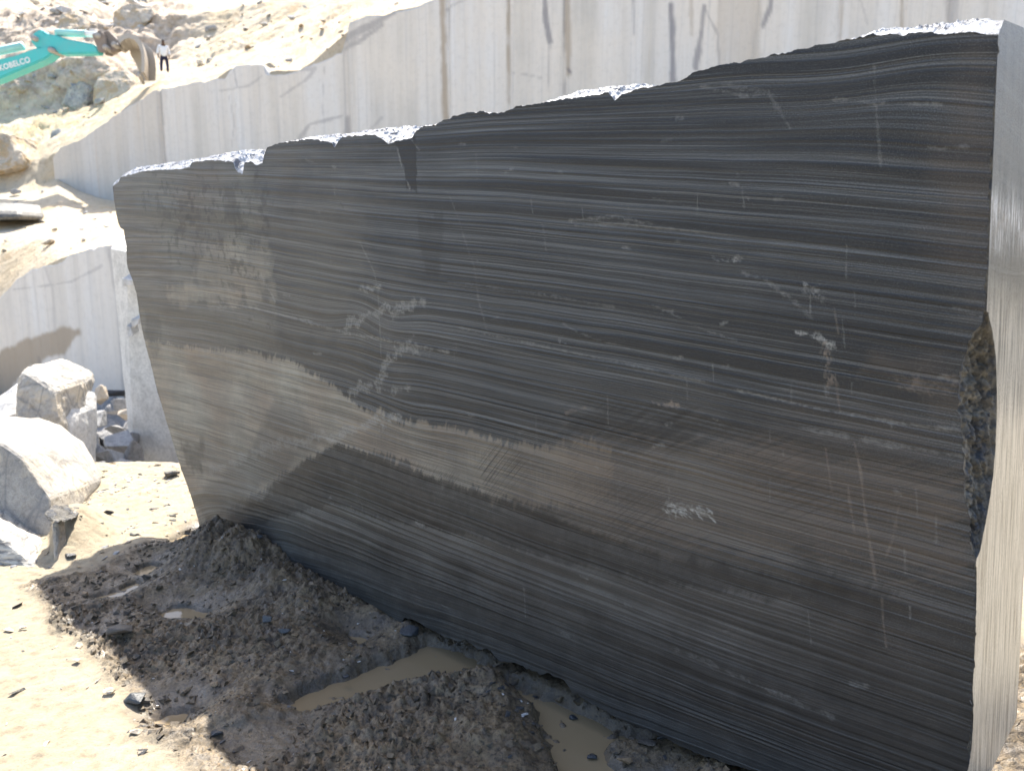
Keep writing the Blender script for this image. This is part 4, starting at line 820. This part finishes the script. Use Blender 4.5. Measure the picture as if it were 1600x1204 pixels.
scatter('gravel', 900, (-1.0, 1.0), (1.7, 2.9), .006, .022, [M_darkst, M_darkst, M_mudst, M_under], 'black wet stone chips heaped along the foot of the block', lambda X, Y, r: (np.abs((X - O2[0]) * A2[0] + (Y - O2[1]) * A2[1] + .12) < .16 + .05 * fbm(X * 5, Y * 5, 0, 2, seed=3)) & (fbm(X * 4, Y * 4, 0, 2, seed=604) > -.1), 3, .5, .2)
scatter('gravel', 160, (1.2, 3.2), (1.8, 4.5), .01, .05, [M_darkst, M_under, M_grey], 'dark stone chips on the sand right of the block', lambda X, Y, r: ((X - 1.16) * .67 - (Y - 1.69) * -.0 > -9) & (r.rand(len(X)) < .5) & (((X - O2[0]) * D2[0] + (Y - O2[1]) * D2[1]) > .03) & (((X - O2[0]) * D2[0] + (Y - O2[1]) * D2[1]) < .5), 4, .5, .1)

# ------------------------------------------------------------ excavator arm reaching in from the left
def paint(name, c, rough=.45, metal=0.):
    t = NT(name); co = t.co(); n = t.noise(co, 3, 5, .65); base = t.mix(t.ramp(n, (.45, 0), (.7, .45)), c, tuple(x * .6 + .12 for x in c))
    return t.out(base, rough, t.bump(n, .15, .02), .5, Metallic=metal)
M_teal = paint('teal_paint', (.07, .50, .50)); M_pale = paint('pale_teal_paint', (.30, .66, .62)); M_steel = paint('worn_steel', (.40, .37, .33), .5, .2); M_dirty = paint('dirty_steel', (.22, .18, .15), .7); M_rubber = paint('track_black', (.05, .05, .05), .7); M_glass = paint('cab_glass', (.03, .04, .05), .1); M_lett = paint('white_lettering', (.85, .87, .87), .5)
YE = 31.2
exc = empty('excavator', tuple(atY(-330, 190, YE + 1))); tag(exc, 'turquoise excavator with its arm reaching in from the left over the rubble', 'excavator'); el = np.array(exc.location)
def plate(name, px, Y0, Y1, mat, parent, bev=.05):
    bm = bmesh.new(); f = [bm.verts.new(tuple(atY(x, y, YE) * np.array([1, 0, 1]) + np.array([0, Y0, 0]) - el)) for x, y in px]
    fc = bm.faces.new(f); r = bmesh.ops.extrude_face_region(bm, geom=[fc]); bmesh.ops.translate(bm, verts=[v for v in r['geom'] if isinstance(v, bmesh.types.BMVert)], vec=(0, Y1 - Y0, 0))
    bmesh.ops.recalc_face_normals(bm, faces=bm.faces); bmesh.ops.bevel(bm, geom=list(bm.edges), offset=bev, segments=2, affect='EDGES', clamp_overlap=True)
    me = bpy.data.meshes.new(name); bm.to_mesh(me); bm.free(); return link(name, me, mat, parent)
def tube(name, p, q, r, mat, parent, Yc=None, origin=None):
    org = el if origin is None else origin
    a = Vector(p) - Vector(org); b = Vector(q) - Vector(org); bm = bmesh.new(); L = (b - a).length
    bmesh.ops.create_cone(bm, cap_ends=True, segments=20, radius1=r, radius2=r, depth=L)
    m = (b - a).to_track_quat('Z', 'Y').to_matrix().to_4x4(); m.translation = (a + b) / 2; bmesh.ops.transform(bm, matrix=m, verts=bm.verts)
    me = bpy.data.meshes.new(name); bm.to_mesh(me); bm.free(); me.polygons.foreach_set('use_smooth', np.full(len(me.polygons), True)); return link(name, me, mat, parent)
boom = plate('boom', [(-300,150),(-210,100),(-120,96),(0,97),(31,90),(60,79),(84,75),(89,79),(90,86),(77,96),(0,129),(-100,160),(-270,190)], YE - .3, YE + .3, M_teal, exc)
stick = plate('stick', [(52,66),(54,58),(61,51),(70,48),(76,55),(91,57),(108,63),(150,71),(158,78),(159,86),(98,87),(88,78),(63,79)], YE - .22, YE + .22, M_teal, exc)
tube('boom_cylinder', atY(-120, 112, YE - .1) + [0, -.35, 0], atY(41, 74, YE - .1) + [0, -.2, 0], .15, M_pale, exc)
tube('bucket_cylinder', atY(88, 51.5, YE), atY(134, 53, YE), .13, M_pale, exc); tube('cylinder_rod', atY(134, 53, YE), atY(160, 55, YE), .11, M_lett, exc)
plate('link_plate', [(150,58),(162,50),(168,56),(176,80),(170,86),(160,84)], YE - .3, YE - .2, M_dirty, exc, .02); plate('link_plate', [(150,58),(162,50),(168,56),(176,80),(170,86),(160,84)], YE + .2, YE + .3, M_dirty, exc, .02)
plate('bucket_link', [(160,52),(172,50),(190,68),(188,80),(176,84),(168,60)], YE - .12, YE + .12, M_dirty, exc, .02)
for px, py in ((160,60),(172,78),(186,74),(62,64),(88,82)): tube('pin', atY(px, py, YE) + [0, -.4, 0], atY(px, py, YE) + [0, .4, 0], .10, M_steel, exc)
# bucket: a bent shell with two cheeks, open to the left and towards the camera
prof = [(188,70),(196,63),(206,61),(217,64),(225,73),(229,88),(230,104),(229,120)]
inp = [(192,76),(199,70),(206,68),(214,71),(220,78),(224,90),(225,104),(225,120)]
def bucket():
    n = len(prof); Y0, Y1 = YE - .75, YE + .75; V = []
    for a in (prof, inp):
        for (x, y) in a:
            p = atY(x, y, YE)
            for Yq in (Y0, Y1): V.append((p[0] + (Yq - YE) * -.35, Yq, p[2]))
    V = np.array(V) - el; Fc = []
    for i in range(n - 1):
        o_, p_ = 2 * i, 2 * (i + 1); Fc.append([o_, o_ + 1, p_ + 1, p_]); m_ = 2 * n; Fc.append([m_ + o_, m_ + p_, m_ + p_ + 1, m_ + o_ + 1])
        Fc.append([o_, p_, m_ + p_, m_ + o_]); Fc.append([o_ + 1, m_ + o_ + 1, m_ + p_ + 1, p_ + 1])
    m_ = 2 * n; e = 2 * (n - 1); Fc.append([e, e + 1, m_ + e + 1, m_ + e]); Fc.append([0, m_, m_ + 1, 1])
    return link('bucket', rawmesh('bucket', V, Fc, False), M_steel, exc)
bk_ = bucket()
sd = [(x, y) for x, y in prof] + [(212,120),(204,108),(196,88),(190,80)]
for yq in (.72,):
    c = plate('bucket_cheek', sd, YE + yq, YE + yq + .05, M_steel, exc, .01)
for k in range(4):
    p = atY(229 - k * 5.0, 121, YE); tube('tooth', p + [0, -.6 + k * .35, .06], p + [.02, -.6 + k * .35, -.16], .06, M_steel, exc)
# lettering on the boom
cu = bpy.data.curves.new('lettering', 'FONT'); cu.body = 'KOBELCO'; cu.size = .50; cu.extrude = .008; cu.offset = .012; cu.space_character = 1.05
to = bpy.data.objects.new('lettering', cu); col.objects.link(to)
bpy.context.view_layer.update()
mt_ = bpy.data.meshes.new_from_object(to.evaluated_get(bpy.context.evaluated_depsgraph_get())); bpy.data.objects.remove(to)
lo = link('lettering', mt_, M_lett, boom)
pa, pb = atY(8, 114, YE), atY(56, 100, YE); wd_ = max(v.co.x for v in mt_.vertices); sc_ = np.linalg.norm(pb - pa) / wd_
lo.scale = (sc_, sc_ * 1.05, sc_); lo.rotation_euler = (math.pi / 2, -math.atan2(pb[2] - pa[2], pb[0] - pa[0]), 0); lo.location = tuple(pa + [0, -.315, 0] - el)
# body, outside the frame to the left
def box(name, c, s_, mat, parent, bev=.08):
    bm = bmesh.new(); bmesh.ops.create_cube(bm, size=1); bmesh.ops.scale(bm, vec=s_, verts=bm.verts); bmesh.ops.bevel(bm, geom=list(bm.edges), offset=bev, segments=2, affect='EDGES'); bmesh.ops.translate(bm, vec=c, verts=bm.verts)
    me = bpy.data.meshes.new(name); bm.to_mesh(me); bm.free(); return link(name, me, mat, parent)
box('upper_body', (-1.2, .6, 1.9), (4.2, 2.8, 1.3), M_teal, exc); cb = box('cab', (.4, -.6, 2.4), (1.5, 1., 1.7), M_teal, exc); box('cab_window', (.4, -1.11, 2.6), (1.2, .04, 1.0), M_glass, cb, .01)
for y in (-.6, 1.7): box('track', (-.8, y, .45), (4.6, .6, .95), M_rubber, exc, .3)
box('counterweight', (-3.5, .6, 1.9), (.8, 2.7, 1.3), M_teal, exc, .2)

# ------------------------------------------------------------ person on the slope
pf = hillpt(258, 116); ppx = atY(258, 115, pf[1] - .3); 
per = None
def skin(name, pts, edges, mat, parent, lv=2, root=0, loc=(0, 0, 0)):
    me = bpy.data.meshes.new(name); me.from_pydata([p[:3] for p in pts], edges, []); o = link(name, me, mat, parent); o.location = loc
    o.modifiers.new('skin', 'SKIN'); 
    for i, p in enumerate(pts): me.skin_vertices[0].data[i].radius = (p[3], p[4] if len(p) > 4 else p[3]); me.skin_vertices[0].data[i].use_root = (i == root)
    s_ = o.modifiers.new('sub', 'SUBSURF'); s_.levels = lv; s_.render_levels = lv
    return o
def plain(name, c, rough=.8):
    t = NT(name); n = t.noise(t.co(), 30, 4, .6); return t.out(t.mix(n, tuple(x * .8 for x in c), c), rough, t.bump(n, .2, .01), .3)
M_skin = plain('dark_skin', (.10, .055, .035), .6); M_shirt = plain('white_cotton', (.82, .82, .84)); M_trs = plain('dark_cotton', (.02, .02, .05)); M_hair = plain('black_hair', (.01, .01, .012))
body = [(0,0,.92,.13,.10),(0,0,1.12,.12,.09),(0,0,1.34,.15,.09),(0,-.01,1.47,.06,.06),(0,-.03,1.56,.075,.085),(0,-.03,1.66,.075,.09),
 (.10,0,.88,.085),(.13,-.02,.48,.055),(.14,.01,.09,.04),(.15,-.12,.04,.035),(-.10,0,.88,.085),(-.14,.03,.48,.055),(-.16,.05,.09,.04),(-.17,-.08,.04,.035),
 (.19,0,1.38,.05),(.26,.02,1.10,.038),(.24,-.10,.88,.028),(.235,-.14,.80,.03),(-.19,0,1.38,.05),(-.27,.02,1.10,.038),(-.28,-.08,.88,.028),(-.28,-.12,.80,.03)]
be = [(0,1),(1,2),(2,3),(3,4),(4,5),(0,6),(6,7),(7,8),(8,9),(0,10),(10,11),(11,12),(12,13),(2,14),(14,15),(15,16),(16,17),(2,18),(18,19),(19,20),(20,21)]
for sx, i in ((1, 17), (-1, 21)):
    b_ = body[i]
    for k, (dx, ln) in enumerate(((-.024, .06), (-.008, .07), (.008, .068), (.022, .055))):
        j = len(body); body.append((b_[0] + dx, b_[1] - .02, b_[2] - .03 - ln * .5, .009)); body.append((b_[0] + dx * .9, b_[1] - .035, b_[2] - .03 - ln, .008)); be += [(i, j), (j, j + 1)]
    j = len(body); body.append((b_[0] - sx * .03, b_[1] - .045, b_[2] - .02, .010)); be.append((i, j))
per = skin('person', body, be, M_skin, None, loc=tuple(ppx)); tag(per, 'person in loose white shirt and dark trousers standing on sand right of the bucket', 'person')
per.rotation_euler = (0, 0, .5); per.scale = (.88, .88, .86)
skin('shirt', [(0,0,.80,.19,.15),(0,0,1.1,.175,.14),(0,0,1.34,.19,.13),(0,0,1.46,.085,.08),(.20,0,1.38,.075),(.27,.02,1.10,.065),(.26,-.05,.95,.06),(-.20,0,1.38,.075),(-.28,.02,1.10,.065),(-.29,-.04,.95,.06)], [(0,1),(1,2),(2,3),(2,4),(4,5),(5,6),(2,7),(7,8),(8,9)], M_shirt, per)
skin('trousers', [(0,0,.86,.14,.12),(.11,0,.78,.10),(.14,-.02,.46,.08),(.15,.01,.12,.07),(-.11,0,.78,.10),(-.15,.03,.46,.08),(-.17,.05,.12,.07)], [(0,1),(1,2),(2,3),(0,4),(4,5),(5,6)], M_trs, per)
skin('hair', [(0,.0,1.64,.085,.09),(0,-.01,1.71,.075,.08)], [(0,1)], M_hair, per)
# pale pole leaning on the slope
pA_, pB_ = atY(516, 94, 32.6), atY(526, 32, 33.6)
t_ = tube('pole', pA_, pB_, .045, M_pale if False else plain('pale_plastic', (.75, .72, .66)), None, origin=pA_); t_.location = tuple(pA_); tag(t_, 'thin pale pole leaning on the sand slope above the quarry wall', 'pole')
